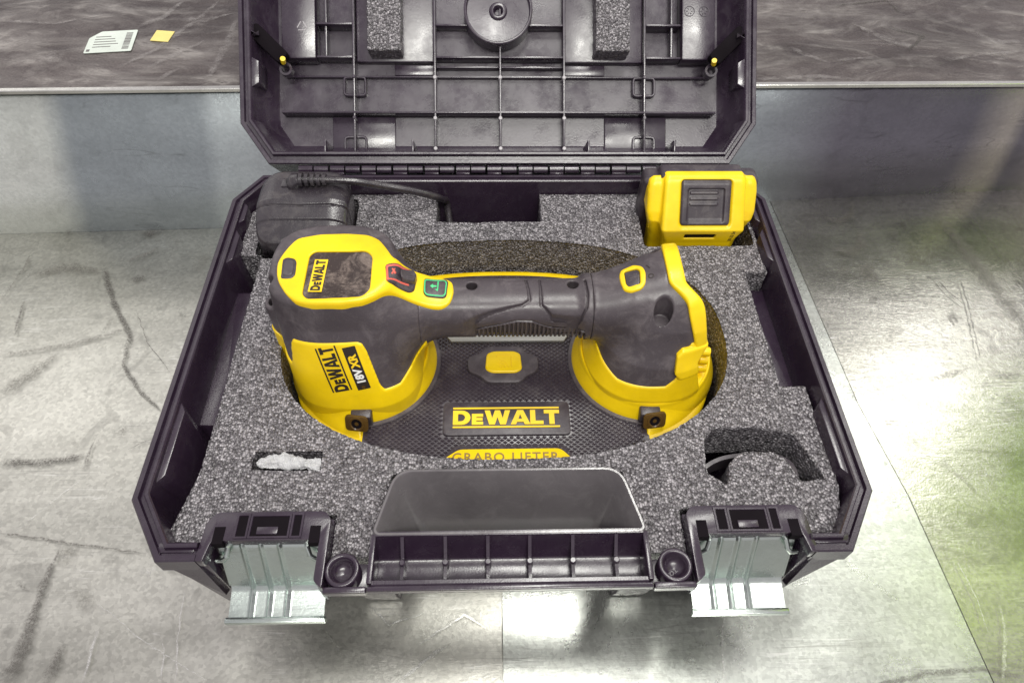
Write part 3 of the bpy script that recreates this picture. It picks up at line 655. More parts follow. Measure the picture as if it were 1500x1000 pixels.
g = G(); g.lathe((-1.5, 139, 0), [(30, 36.3), (30, 17.5), (29.4, 17), (28.2, 17), (27.6, 17.6), (27.2, 21), (8, 22.4), (7.2, 21), (6.4, 20.4), (4.6, 20.4), (4, 21), (2.6, 26), (0, 26)], 64)
g.out('round_boss', 'lid', lid, LF, angle=40)
for x in (-57.6, 0, 56.6):
    for y in (20.5, 47, 82.5): G().lathe((x, y, 0), [(0, 22.9), (1.3, 22.9), (1.7, 23.4), (1.7, 30)], 14).out('ejector_pin', 'pin', lid, LF)
for x in (-128.6, 128.4):
    for y in (47.5, 83): G().lathe((x, y, 0), [(0, 22.9), (1.3, 22.9), (1.7, 23.4), (1.7, 30)], 14).out('ejector_pin', 'lid', lid, LF)
# moulded recycling mark and two date clocks
for i in range(3):
    a = math.radians(90+120*i); b = math.radians(90+120*(i+1)); c = (-172, 124)
    p = [(c[0]+6*math.cos(a), c[1]+6*math.sin(a)), (c[0]+6*math.cos(b), c[1]+6*math.sin(b))]
    p = [tuple(np.array(p[0])*.82+np.array(p[1])*.18), tuple(np.array(p[0])*.22+np.array(p[1])*.78)]
    G().tube([(*p[0], 20), (*p[1], 20)], .5, 6).out('recycling_mark', 'pin', lid, LF)
for x in (167, 180):
    g = G(); g.lathe((x, 139, 0), [(4.6, 20.2), (4.6, 19.5), (4, 19.5), (4, 20.2)], 28); g.out('date_clock', 'lid', lid, LF)
    for a in range(6): G().tube([(x+1.5*math.cos(a*1.047), 139+1.5*math.sin(a*1.047), 19.9), (x+3.2*math.cos(a*1.047), 139+3.2*math.sin(a*1.047), 19.9)], .3, 5).out('clock_tick', 'lid', lid, LF)

# ------------------------------------------------------------------ foam
def foam_noise(P, amp, sc=.42):
    return np.array([amp*(mnoise.noise(Vector((p[0]*sc, p[1]*sc, p[2]*sc)))+.5*mnoise.noise(Vector((p[0]*sc*2.2+9, p[1]*sc*2.2, p[2]*sc*2.2)))) for p in P])
def resample(poly, step):
    out = []; n = len(poly)
    for i in range(n):
        a = np.array(poly[i]); b = np.array(poly[(i+1) % n]); k = max(1, int(round(np.linalg.norm(b-a)/step)))
        out += [tuple(a+(b-a)*j/k) for j in range(k)]
    return out
def foam_slab(name, outer, holes, z0, depth, step, parent, fr=IDF, outer_depth=None):
    loops = [resample(outer, step*1.1)]+[resample(h, step*1.1) for h, _ in holes]
    ds = [outer_depth or depth]+[d for _, d in holes]
    loops = [[(x+random.uniform(-.3, .3), y+random.uniform(-.3, .3)) for x, y in l] for l in loops]
    xs = [p[0] for p in outer]; ys = [p[1] for p in outer]
    gx, gy = np.meshgrid(np.arange(min(xs), max(xs), step), np.arange(min(ys), max(ys), step)); gx = gx+(np.arange(gx.shape[0]) % 2)[:, None]*step*.5
    gx = gx+rng.uniform(-.3, .3, gx.shape)*step; gy = gy+rng.uniform(-.3, .3, gy.shape)*step; X, Y = gx.ravel(), gy.ravel()
    d = poly_sdf(X, Y, outer)
    for h, _ in holes: d = np.maximum(d, -poly_sdf(X, Y, h))
    keep = d < -step*.55; pts = list(zip(X[keep], Y[keep])); ed = []; allv = []
    for l in loops:
        s = len(allv); allv += l; ed += [(s+i, s+(i+1) % len(l)) for i in range(len(l))]
    nb = len(allv); allv += pts
    co, _, fc, ov, _, _ = delaunay_2d_cdt([Vector((float(a), float(b))) for a, b in allv], ed, [], 0, 1e-5)
    co = np.array([tuple(c) for c in co]); fc = np.array(fc); cen = co[fc].mean(1)
    dd = poly_sdf(cen[:, 0], cen[:, 1], loops[0])
    for l in loops[1:]: dd = np.maximum(dd, -poly_sdf(cen[:, 0], cen[:, 1], l))
    fc = fc[dd < 0]; V = np.column_stack([co, np.full(len(co), float(z0))]); bd = np.zeros(len(co))
    V[:, 2] += foam_noise(V, .46, .62)+1.1*np.array([mnoise.noise(Vector((p[0]*.022, p[1]*.022, 3))) for p in V]); V = V.tolist(); F = fc.tolist()
    back = {}
    for i, o_ in enumerate(ov):
        for j in o_: back[j] = i
    s = 0
    for l, dep in zip(loops, ds):
        rows = [[back[s+i] for i in range(len(l))]]; nr = max(2, int(dep/2.2)); L = len(l)
        for r in range(1, nr+1):
            z = z0-dep*r/nr; row = []
            for i, (x, y) in enumerate(l):
                q = mnoise.noise_vector(Vector((x*.4, y*.4, z*.4)))*.7; row.append(len(V)); V.append([x+q.x, y+q.y, z+q.z*.4])
            rows.append(row)
        for r in range(nr):
            for i in range(L): F.append([rows[r][i], rows[r+1][i], rows[r+1][(i+1) % L], rows[r][(i+1) % L]])
        s += len(l)
    return obj(name, V, F, 'foam', parent, fr, angle=180)
FZ = -11.0
TOOLC = (1, 164)
cav = [(TOOLC[0]+158*math.copysign(abs(math.cos(a))**.86, math.cos(a)), TOOLC[1]+98*math.copysign(abs(math.sin(a))**.86, math.sin(a))) for a in np.linspace(0, 2*math.pi, 120, endpoint=False)]
fo = [(-194, 317), (-206, 294), (-206.5, 246), (-188, 246), (-189, 60), (-199, 16), (-177, 12), (-176, 31), (-101.5, 31), (-101.5, 4), (-81, 5), (-70.5, 57), (72.5, 57), (83, 5), (103.5, 4), (103.5, 31), (178, 31), (178, 12), (197, 14), (205.5, 44), (206, 119), (188.5, 119), (188.5, 225), (206, 225), (206.5, 294), (194, 317), (32.5, 317), (32.5, 283), (-54, 283), (-54, 317)]
crescent = fillet([(125, 55), (128, 79), (136, 87), (165, 87.5), (188, 82), (200, 50), (183, 48), (178, 64), (170, 69), (151, 69.5), (141, 62), (137, 46)], 3, 3)
slot = [(-158, 60), (-115.5, 60), (-116, 73), (-158, 73)]
chp = rrect(-194, -119, 242, 312, 10); btp = rrect(114, 203, 254.5, 311, 4)
foam = foam_slab('foam_insert', fo, [(cav, 112), (crescent, 34), (slot, 22), (chp, 55), (btp, 60)], FZ, 100, 1.35, None, outer_depth=60)
tag(foam, 'charcoal speckled foam insert with cut-outs filling the open case', 'foam insert')
for sx, a, b in ((-1, -113.5, -84.5), (1, 83, 113)):
    fp = foam_slab('foam_pad', [(a, 100.5), (b-1, 100.5), (b-1, 190), (a, 190)], [], -9, 21, 1.5, lid, Frame(LF.O, LF.m[0], LF.m[1], -LF.m[2]))
exec_later = []

# ================================================================== the vacuum lifter
tool = thing('vacuum_lifter', 'yellow and grey cordless vacuum lifter with handle and display, lying in the foam', 'vacuum lifter', (0, 164, -123))
Lz = [-60, -40, -28, 0, 30, 54]
def left_body(X, Y, Z):
    i = lambda *a: np.interp(Z, Lz, a)
    d = se(X, Y, i(-103, -103, -104, -107, -111, -113), i(163, 163, 164, 167, 175, 178), i(46, 46, 46, 44.5, 43, 40), i(48, 48, 48.5, 42, 38, 36), 2.8)
    d = smax(d, Z-52.5, 5)
    for bx, by, bz in ((*at(425, 354, 40), 40), (*at(403, 441, 30), 30)):
        c = np.hypot(X-bx, Y-by); d = smin(d, smax(np.maximum(c-7.2, -30-Z), Z-bz, 2), 4); d = smax(d, -np.maximum(c-4.2, bz-14-Z), .8)
    return d
def handle_f(X, Y, Z): return smax(se(Y, Z, 167, 17.2, 18.4, 18.6, 2.6), np.abs(X)-75, 4)
Rx = [40, 62, 85, 105, 140]
def horn(X, Y, Z):
    i = lambda *a: np.interp(X, Rx, a)
    return smax(se(Y, Z, i(168, 168, 170, 174, 177), i(18, 18, 15, 8, 2), i(18.8, 19.6, 26, 33.5, 36.5), i(18.8, 19.8, 31, 43, 50), 2.5), 55-X, 3)
def right_uncut(X, Y, Z):
    i = lambda *a: np.interp(Z, [-60, -25, 0, 25, 40], a)
    p = se(X, Y, i(104, 104, 107, 110, 110), 163+i(0, 0, 3, 7, 7), i(46, 45, 38, 22, 10), i(47, 46, 40, 30, 15), 2.3)
    p = smax(p, Z-34, 4); return smin(p, horn(X, Y, Z), 12)
def endp(X, Z, Y):
    q = np.clip((161-Y)/14, 0, 1); return X+.28*Z-129-9.5*q*q*(3-2*q)*np.clip((Z-2)/12, 0, 1)
def right_body(X, Y, Z): return smax(right_uncut(X, Y, Z), endp(X, Z, Y), 2)
def body(X, Y, Z): return smin(smin(left_body(X, Y, Z), handle_f(X, Y, Z), 26), right_body(X, Y, Z), 9)
def holes(d, X, Y, Z, hs):
    for hx, hy, r, zb in hs: d = smax(d, -np.maximum(np.hypot(X-hx, Y-hy)-r, zb-Z), 1.0)
    return d
def surf(px_, py_, lift=1.0):
    d = FWD+RIGHT*(px_-750)/FPX+UP*(500-py_)/FPX; d = d/np.linalg.norm(d); t = 330.0
    best = (1e9, t)
    for _ in range(60):
        q = float((body(*(np.array([c]) for c in CAM+d*t))-lift)[0])
        if abs(q) < best[0]: best = (abs(q), t)
        if abs(q) < .02 or t > 520: break
        t += .8*q
    t = best[1]
    if best[0] > 1: print('surface missed at', px_, py_, best)
    q = CAM+d*t; return float(q[0]), float(q[1])
GRV = [[surf(*q, 0) for q in c] for c in ([(770, 410), (774, 424), (776, 439), (765, 446), (735, 453), (708, 461), (690, 471), (682, 481)], [(790, 410), (792, 425), (793, 446), (808, 463), (852, 465), (860, 450), (861, 430), (857, 410)])]
HH = [(*at(691, 419, 35), 3.7, 22), (*at(839, 417, 35), 3.7, 22)]
def grip_f(X, Y, Z):
    d0 = body(X, Y, Z); d = d0
    for gv in GRV: d = smax(d, -np.maximum(line_dist(X, Y, gv)-.75, -(d0+1.6)), .5)
    zt_ = np.interp(X, [-24, -20, 8, 18, 30, 54, 58], [-20, 15, 23, 22.5, 17, 14, -20])
    slots_ = np.maximum(np.abs(((X+200) % 2.9)-1.45)-.62, np.maximum(np.maximum(Z-zt_, -9-Z), np.maximum(Y-160, np.abs(X-17)-39)))
    d = np.maximum(d, -np.maximum(slots_, -(d0+2.0)))
    rim_ = np.maximum(np.abs(Z-zt_-1.6)-.5, np.maximum(Y-160, np.abs(X-17)-40)); d = np.maximum(d, -np.maximum(rim_, -(d0+1.0)))
    d = holes(d, X, Y, Z, HH); return np.maximum(d, np.abs(X-1)-57.5)
gp = sdf_obj('grip', grip_f, (-60, 140, -8), (62, 195, 46), .6, 'rubber', tool)
def left_f(X, Y, Z): return np.maximum(body(X, Y, Z), np.maximum(X+56.4, -43-Z))
sdf_obj('left_housing', left_f, (-166, 108, -45), (-54, 222, 58), .85, 'rubber', tool)
def right_f(X, Y, Z):
    d = body(X, Y, Z)
    hs = [(*at(975, 445, 44), 6, 26), (*at(957, 362, 46), 4.5, 30)]
    return np.maximum(holes(d, X, Y, Z, hs), np.maximum(58.6-X, -43-Z))
sdf_obj('right_housing', right_f, (56, 108, -45), (150, 222, 60), .85, 'rubber', tool)
# yellow shells that lie proud of the rubber
def yl(X, Y, Z):
    zf = np.interp(X, [-165, -157, -153, -150, -143.5, -142, -140.5, -138, -96, -93, -90.5, -84.5, -82, -72, -65, -58, -52], [9, 6, 3, -1, -1, 4, 17, 21.5, 22.5, 21.5, 16, -11, -15, -15.5, -10, 0, 9])
    zb = np.where(Y < 165, zf, -12.)
    return np.maximum(smax(body(X, Y, Z)-1.0, (Z-zb)*.75, 1.2), np.maximum(X+53, -43-Z))
sdf_obj('left_yellow_shell', yl, (-168, 106, -45), (-50, 224, 30), .8, 'yellow', tool)
def yr(X, Y, Z):
    zb = np.interp(X, [52, 57, 62, 68, 78, 110, 116, 120, 124, 150], [12, 4, -4, -10, -14, -13, -8, 2, 16, 18]); zb = np.where(Y < 168, zb, -12.)
    d = smax(smax(right_uncut(X, Y, Z)-1.0, endp(X, Z, Y)-1.5, 1.5), (Z-zb)*.75, 1.2)
    t_ = smax(smax(right_uncut(X, Y, Z)-3.2, endp(X, Z, Y)-2.5, 1.5), np.maximum(np.maximum(114.5-X+np.maximum(-2-Z, 0)*.8, Z-14+np.maximum(118-X, 0)), np.maximum(-7-Z, Y-150)), 1.5)
    return np.maximum(np.minimum(d, t_), -43-Z)
sdf_obj('right_yellow_shell', yr, (50, 104, -45), (160, 224, 30), .8, 'yellow', tool)
def collar(X, Y, Z):
    u_ = right_uncut(X, Y, Z); e = endp(X, Z, Y)
    wide = 1.5*np.clip((Z-10)/25, 0, 1)
    d = smax(u_-2.2, np.abs(e+3.2)-4.2-wide, 2.2); d = smax(d, -(u_+5), 1.5)
    return smax(d, 2-Z, 2)
sdf_obj('battery_collar', collar, (98, 118, -2), (150, 226, 60), .8, 'yellow', tool)
for k in range(3):
    G().lathe((0, 0, 0), [(0, 0), (3.0, 0), (3.4, .8), (3.4, 6), (0, 6)], 20).out('release_rib', 'yellow', tool, Frame((137.5, 146-1.5*k, -6-7.5*k), (0, 1, 0), (.2, 0, 1), (1, 0, -.2)))
# base, deck, skirts
def basef(X, Y, Z): return smax(smax(se(X, Y, 0, 164, 153.5, 93.5, 2.35), Z+41.6, 3), -123-Z, 3)
sdf_obj('base', basef, (-158, 66, -125), (158, 262, -40), 1.5, 'yellow', tool)
def sel(s, n=120, e=2.35, rx=153.5, ry=93.5): 
    r = []
    for a in np.linspace(0, 2*math.pi, n, endpoint=False):
        c, q = math.cos(a), math.sin(a); r.append((rx*s*math.copysign(abs(c)**(2/e), c), 164+ry*s*math.copysign(abs(q)**(2/e), q)))
    return r
dk = [(max(-99, min(101, x)), 164+(y-164)) for x, y in sel(.94)]
dd_ = []
for p_ in dk:
    if not dd_ or (abs(p_[0]-dd_[-1][0])+abs(p_[1]-dd_[-1][1])) > .3: dd_.append(p_)
G().prism(dd_, -46, -41.4, .6, 2).out('deck', 'deck', tool)
kn = G(); pt = 3.25
kv = []; kf = []
for i in range(-60, 61):
    for j in range(-60, 61):
        x = (i+j)*pt*.70; y = 164+(i-j)*pt*.56
        if abs(x) > 97 or not (74 < y < 190): continue
        if se(x, y, 0, 164, 146, 87.5, 2.35) > -1 or math.hypot(x+103, y-163) < 52 or math.hypot(x-104, y-163) < 52: continue
        if -45 < x < 47 and 99 < y < 128: continue
        a, b = pt*.66, pt*.52; t_ = .26; n0 = len(kv); zz = -41.5
        kv += [(x-a, y, zz), (x, y-b, zz), (x+a, y, zz), (x, y+b, zz), (x-a*t_, y, zz+1.5), (x, y-b*t_, zz+1.5), (x+a*t_, y, zz+1.5), (x, y+b*t_, zz+1.5)]
        kf += [(n0+4, n0+5, n0+6, n0+7)]+[(n0+q, n0+(q+1) % 4, n0+4+(q+1) % 4, n0+4+q) for q in range(4)]
kno = obj('deck_knurling', kv, kf, 'deck', tool, smooth=False); kno['kind'] = 'stuff'
for cx in (-103, 104):
    g = G(); g.lathe((cx, 163, 0), [(53.4, -44), (53.2, -40), (52, -36.6), (49.2, -30.5), (48.4, -28.6), (48.2, -27.2), (47.4, -26.2), (46.4, -26.4), (45.8, -28), (44, -29)], 90); g.out('pod_skirt', 'yellow', tool, angle=50)
    s0 = 0 if cx < 0 else math.pi; g = G(); g.lathe((cx, 163, 0), [(56, -42), (56, -40.2), (55.4, -39.6), (53, -39.6), (53, -42)], 60, s0-1.5, s0+1.5); g.out('skirt_gasket', 'rubber', tool)
for sx, cx in ((-1, -103), (1, 104)):
    def apron(X, Y, Z):
        t = np.clip((Z+50)/22.5, 0, 1); t = t*t*(3-2*t)*.35+t*.65
        d = (np.hypot(X-cx, Y-163)-47.6)*t+se(X, Y, 0, 164, 153.5, 93.5, 2.35)*(1-t)
        cutf = sx*99.6-X if sx > 0 else X+99.6
        return smax(smax(d, Z+27.6, 1.5), np.maximum(cutf, -54-Z), .8)
    lo_, hi_ = ((-160, 66, -56), (-96, 264, -24)) if sx < 0 else ((96, 66, -56), (160, 264, -24))
    sdf_obj('base_shoulder', apron, lo_, hi_, .9, 'yellow', tool)
# side flats on the yellow base
# strap eyelets
for sx, ex in ((-1, -100.5), (1, 102.5)):
    bl = G().box(*sorted((ex-sx*8.5, ex+sx*6)), 108, 117, -40, -28.5, 1.5).out('eyelet_block', 'rubber_dark', tool)
    fe = Frame((ex+sx*1.5, 106.6, -33.2), (1, sx*.12, 0), (0, .52, .854), (0, -.854, .52))
    pl = rrect(-8, 8, -5.8, 5.8, 3.2, 4)
    g = G(); g.prism(pl, -1.6, 1.4, .6); g.out('eyelet_tab', 'amber', bl, fe)
    g = G(); g.lathe((0, 0, 0), [(5.4, 1.2), (5.2, 2.1), (4.2, 2.3), (3.4, 1.4), (3.2, -1)], 30); g.out('eyelet_ring', 'amber', bl, fe)
    g = G(); g.lathe((0, 0, 0), [(3.9, 1.62), (1.4, 1.4), (1.2, 1.2), (0, 1.2)], 24); g.out('eyelet_hole', 'dark', bl, fe)
# deck furniture
pq = G().prism(rrect(-43.5, 46, 99.8, 127, 4), -42, -39.4, .8).out('logo_plaque', 'rubber_dark', tool)
flat('logo', logo2d(75, 16.5, .35), 'yellow_print', pq, (-36.5, 105.2, -39.3), (1, 0, 0), (0, 1, 0), .36)
wing = fillet([(-27, 153), (-27, 166), (-18, 169.5), (-12, 176), (12, 176), (17, 169.5), (25.5, 166), (25.5, 153), (17, 149), (12, 142.5), (-12, 142.5), (-18, 149)], 4, 4)
wg = G().prism(wing, -42, -37.8, 1.2).out('button_surround', 'rubber', tool)
bt = G().prism(fillet([(-14, 153.5), (-13, 167.5), (-8, 170), (8, 170), (12.5, 167.5), (13.5, 153.5), (9, 150.5), (-9, 150.5)], 3, 4), -39, -36, 1.4, 3).out('connect_button', 'yellow', wg)
for r in (2.6, 5, 7.4):
    p = [(-4+r*math.cos(a), 153.5+r*math.sin(a), -35.95) for a in np.linspace(.1, 1.5, 9)]
    G().tube(p, .33, 6).out('wave_mark', 'yellow_print', bt)
G().tube([(-5.2, 164, -35.95), (-5, 165.6, -35.95), (4.6, 165.6, -35.95), (5.4, 164.6, -35.95), (5.4, 155, -35.95)], .33, 6).out('frame_mark', 'yellow_print', bt)
G().prism(ats([(653, 491), (832, 490), (826, 499), (661, 500)], -39), -42, -39, .7).out('grey_strip', 'strip', tool)
pz = -39.2
gpl = G().prism(fillet(ats([(650, 672), (672, 658), (821, 656), (840, 672)], pz)[::1]+[(50, 76), (-48, 76)], [1, 3, 3, 1, 1, 1], 3), -42, pz, .8).out('name_plate', 'yellow', tool)
G().prism(fillet(ats([(640, 676), (668, 651.5), (825, 649.5), (850, 676)], -40)+[(52, 75), (-50, 75)], [1, 3, 3, 1, 1, 1], 3), -42.2, -40.2, .5).out('plate_border', 'rubber_dark', tool)
M['olive'] = plastic('worn_print', (.24, .15, .02), .5)
flat('plate_lettering', text2d('GRABO LIFTER', 9.6, .12, 1.18, .1), 'olive', gpl, (-36.5, 79.2, pz), (1, 0, 0), (0, 1, 0), .15)
# display bezel: a yellow shell on the flat top that runs out along the grip
hz = 53.5; tz = 41.5
bez = [surf(*q) for q in ((405, 402), (406, 385), (414, 372), (424, 360), (436, 349), (470, 343), (510, 342), (540, 344), (556, 351), (566, 363), (576, 378), (592, 389), (622, 402), (650, 408), (663, 413), (665, 428), (660, 444), (648, 452), (632, 451), (610, 444), (588, 434), (575, 429), (562, 430), (548, 438), (530, 445), (500, 448.5), (455, 448.5), (432, 444), (418, 430), (408, 414))]
bez = fillet(bez, 3, 2)
scr = fillet([surf(a, b, 0) for a, b in [(443, 432), (454, 376), (462, 370), (537, 369), (546, 377), (542, 426), (530, 437), (450, 440)]], 3.2, 4)
def bezf(X, Y, Z):
    p = poly_sdf(X, Y, bez); b_ = body(X, Y, Z); q = -poly_sdf(X, Y, scr)
    d = smax(smax(b_-1.5, p, 1.4), -(b_+2.5), .5)
    return np.maximum(smax(d, q, .9), 22-Z)
bz_ = sdf_obj('display_bezel', bezf, (-160, 134, 20), (-28, 220, 58), .6, 'yellow', tool)
def drop(poly, off, name, mat, parent, thick=None):
    """a plate of constant thickness lying on the body inside a plan outline"""
    xs = [p[0] for p in poly]; ys = [p[1] for p in poly]
    def ff(X, Y, Z):
        b_ = body(X, Y, Z); return np.maximum(smax(smax(b_-off, poly_sdf(X, Y, poly), .8), -(b_+1.2), .3), 20-Z)
    return sdf_obj(name, ff, (min(xs)-2, min(ys)-2, 20), (max(xs)+2, max(ys)+2, 60), .5, mat, parent)
sc = drop(fillet([surf(a, b, 0) for a, b in [(442, 433), (453, 375), (461, 369), (538, 368), (547, 376), (543, 427), (531, 438), (449, 441)]], 3, 4), .35, 'display', 'screen', bz_)
def on_top(P, *_): return None
a0 = np.array([*at(454, 426, 53.2), 53.2]); a1 = np.array([*at(464, 382, 53.2), 53.2]); lw = np.linalg.norm(a1-a0); U_ = (a1-a0)/lw; V_ = np.array([-U_[1], U_[0], 0])
ZL = np.array([0, 0, .3])
dlg = obj('display_logo_patch', [a0+U_*-1+V_*1.2+ZL, a0+U_*(lw+1)+V_*1.2+ZL, a0+U_*(lw+1)-V_*7.4+ZL, a0+U_*-1-V_*7.4+ZL], [(3, 2, 1, 0)], 'yellow_print', sc, smooth=False)
lgm = logo2d(lw, 6.2, 0, False)
o_ = flat('display_logo', lgm, 'black_print', dlg, a0-V_*6.2+np.array([0, 0, .55]), U_, V_, 0); 
def pill(name, pts, z, off, mat, parent, r=2): return drop(fillet([surf(a, b, off*.7) for a, b in pts], r, 4), off, name, mat, parent)
b1 = pill('side_button', [(411, 408), (414, 380), (421, 377), (432, 379), (435, 384), (433, 403), (428, 408), (418, 409)], 54, 2.0, 'rubber_dark', bz_, 2.5)
pill('button_cap', [(414, 404), (417, 383), (422, 380), (430, 382), (431, 387), (429, 401), (425, 404)], 54, 2.6, 'rubber', b1, 2)
b2 = pill('release_button', [(564, 388), (575, 386), (608, 398), (611, 408), (607, 426), (600, 429), (567, 413)], 46, 2.5, 'rubber_dark', bz_, 2)
pill('button_outline', [(566, 411), (565, 389), (574, 387.5), (603, 397.5), (602, 401), (574, 391), (569, 392), (570, 408), (600, 417), (600, 421)], 46, 2.75, 'red', b2, .5)
for k in (((573, 394), (576, 393), (582, 402), (578, 403.5)), ((581, 393.5), (578, 393.5), (572, 402), (576, 403.5))): pill('cross_mark', list(k), 46, 2.8, 'red', b2, .3)
rk = pill('rocker', [(587, 401), (590, 397.5), (605, 399), (611, 404), (608, 414), (600, 414), (588, 410)], 46, 5.0, 'rubber', b2, 2)
for k in range(3): pill('rocker_ridge', [(598, 402+k*3.6), (606, 403+k*3.6), (606, 404.2+k*3.6), (598, 403.3+k*3.6)], 47, 5.4, 'rubber_dark', rk, .2)
b3 = pill('start_button', [(621, 410), (624, 408.5), (653, 410), (657, 413), (654, 434), (650, 437), (624, 434), (620, 429)], 42, 2.6, 'rubber_dark', bz_, 2)
import itertools
oc = fillet([surf(a, b, 2.5) for a, b in [(622.5, 411), (625, 410), (651, 411), (654, 414), (652, 431), (649, 433.5), (625, 431.5), (622, 428)]], 1.6, 4)
def ringf(X, Y, Z):
    b_ = body(X, Y, Z); return np.maximum(np.maximum(b_-3.0, np.abs(poly_sdf(X, Y, oc))-.42), -(b_-1.5))
sdf_obj('button_outline', ringf, (-60, 140, 25), (-30, 180, 50), .4, 'green', b3)
for nm, k in (('arrow_mark', [(629, 419.5), (635, 415.5), (635, 418.3), (640, 418.3), (640, 421.3), (635, 421.3), (635, 424)]),):
    pill(nm, k, 43, 2.95, 'green', b3, .2)
pill('triangle_mark', [(640.5, 412.5), (643.5, 413), (642, 428), (639.5, 427), (635.5, 423.5), (640, 424)], 43, 2.95, 'green', b3, .2)
# lettering on the yellow front panel
def pan(X, Y, Z): return yl(X, Y, Z)
PN = np.array([0, -.906, .424]); PO = np.array([-105, 113., -25.])
def onpan(px_, py_):
    d = FWD+RIGHT*(px_-750)/FPX+UP*(500-py_)/FPX; return CAM+d*(((PO-CAM)@PN)/(d@PN))
def panel_frame(bl, br, tl, tr):
    B, R_, T, S = (onpan(*q) for q in (bl, br, tl, tr))
    O = R_; U = ((T-B)+(S-R_))/2; L = np.linalg.norm(U); V = ((B-R_)+(T-S))/2; Wd = np.linalg.norm(V)
    return O, U/L, V/Wd, L, Wd
O, U, V, L, Wd = panel_frame((485, 570), (516, 571), (460, 503), (490.5, 503))
V = V-U*(V@U); V /= np.linalg.norm(V)
flat('panel_logo', logo2d(L, Wd), 'black_print', tool, O, U, V, .25, drape=pan)
O, U, V, L, Wd = panel_frame((524, 570.5), (543, 569), (500.5, 505), (520.5, 505))
V = V-U*(V@U); V /= np.linalg.norm(V)
st = ([(0, 0, 0), (L, 0, 0), (L, Wd, 0), (0, Wd, 0)], [(0, 1, 2, 3)])
stp = flat('voltage_strip', st, 'black_print', tool, O, U, V, .2, drape=pan)
flat('voltage_lettering', text2d('18V', Wd*.86, .35, 1.0), 'white_print', stp, O+U*L*.14+V*Wd*.2, U, V, .42, drape=pan)
flat('range_lettering', text2d('XR', Wd*.86, .35, 1.0), 'yellow_print', stp, O+U*L*.53+V*Wd*.2, U, V, .42, drape=pan)
flat('range_dot', ([(2+1.3*math.cos(a), Wd*.5+1.3*math.sin(a), 0) for a in np.linspace(0, 6.28, 14)[:-1]], [tuple(range(13))]), 'amber', stp, O, U, V, .42, drape=pan)
# power switch on the right housing
swp = fillet([surf(a, b, 1) for a, b in [(907, 404), (909, 396), (928, 388), (941, 390), (946, 398), (946, 415), (940, 423), (925, 428), (914, 425), (909, 414)]], 2, 4)
swi = fillet([surf(a, b, .6) for a, b in [(914, 399), (933, 394), (937, 397), (938, 416), (921, 421), (917, 417)]], 1.5, 4)
def swf(X, Y, Z):
    b_ = body(X, Y, Z); return np.maximum(smax(smax(smax(b_-1.4, poly_sdf(X, Y, swp), 1), -poly_sdf(X, Y, swi), .8), -(b_+2), .4), 20-Z)
sw = sdf_obj('switch_frame', swf, (70, 145, 22), (100, 188, 60), .5, 'yellow', tool)
rkr = drop(swi, .6, 'power_rocker', 'rubber_dark', sw)
for k in range(4): drop([surf(a, b, 1) for a, b in [(920, 403+4*k), (934, 400+4*k), (934, 401+4*k), (920, 404+4*k)]], 1.3, 'rocker_ridge', 'rubber', rkr)
for s_, px_, py_ in (('I', 951, 391), ('O', 953, 406)):
    q = at(px_, py_, 50); flat('switch_mark', text2d(s_, 5.0, .1), 'black_print', tool, (q[0], q[1], 49), (.85, .52, 0), (-.52, .85, 0), .25, drape=lambda X, Y, Z: body(X, Y, Z))

# ================================================================== battery
bat = thing('battery_pack', 'yellow slide-on battery pack with black release button standing in back corner of foam', 'battery', (158, 285, -60))
BX = 158.5
def bat_y(X, Y, Z):
    zf = np.interp(Z, [-70, 3, 40], [0, 0, 31])
    d = rbox(X, Y, Z, (BX, 274, -15), (33-np.interp(Z, [-70, -12, 2, 40], [9, 5, 0, 1.5]), 30, 50), 4); front = 256.5+zf-Y; front = front+0*X
    d = smax(d, front+np.interp(Z, [-70, -12, 3], [4, 3, 0]), 3.5)
    wg_ = rbox(X, Y, Z, (BX, 281, -15), (43.5-np.interp(Z, [-70, -14, 8, 22, 40], [9, 6, 0, 0, 3]), 24, 46-0*X), 5); wg_ = smax(wg_, 267+zf*.8-Y+np.interp(Z, [-70, -25, 10], [9, 6, 0]), 5)
    d = smin(d, wg_, 3); btn = rbox(X, Y-zf*1.0, Z, (BX+1, 254.5, 19), (20.5, 5.5, 14), 3)
    d = smax(d, -btn, 1.2)
    slot_ = rbox(X, Y, Z, (BX-1, 257, -4.0), (12.5, 6, 2.4), .6); d = smax(d, -slot_, .6)
    return np.maximum(d, Y-291)
sdf_obj('shell', bat_y, (108, 246, -60), (208, 294, 44), .8, 'yellow', bat)
def bat_d(X, Y, Z):
    d = rbox(X, Y, Z, (BX, 297, -19), (46.0, 9.5, 47), 5); t_ = rbox(X, Y, Z, (BX-1, 294, 29), (33, 9, 4.5), 3.5); d = smin(d, t_, 4)
    return np.maximum(d, 287-Y)
sdf_obj('rear_cover', bat_d, (106, 282, -62), (212, 310, 50), .9, 'rubber_dark', bat)
def btnf(X, Y, Z):
    zf = np.interp(Z, [-70, 3, 40], [0, 0, 31]); Yp = Y-zf
    d = rbox(X, Yp, Z, (BX+1, 261, 19), (19.8, 4.4, 13.4), 2.4)
    dish = rbox(X, Yp, Z, (BX+1, 256.6, 18), (14.5, 2.6, 10), 1.6); d = smax(d, -dish, 1)
    for k in range(3): d = smin(d, rbox(X, Yp, Z, (BX-.5, 259.0, 25-k*3.4), (11, 1.5, .65), .5), .6)
    return d
sdf_obj('release_button', btnf, (134, 250, 2), (184, 304, 38), .55, 'rubber_dark', bat)
G().box(BX-13.4, BX+11.4, 259.4, 263, -6.4, -1.6, .3).out('slot_insert', 'dark', bat)
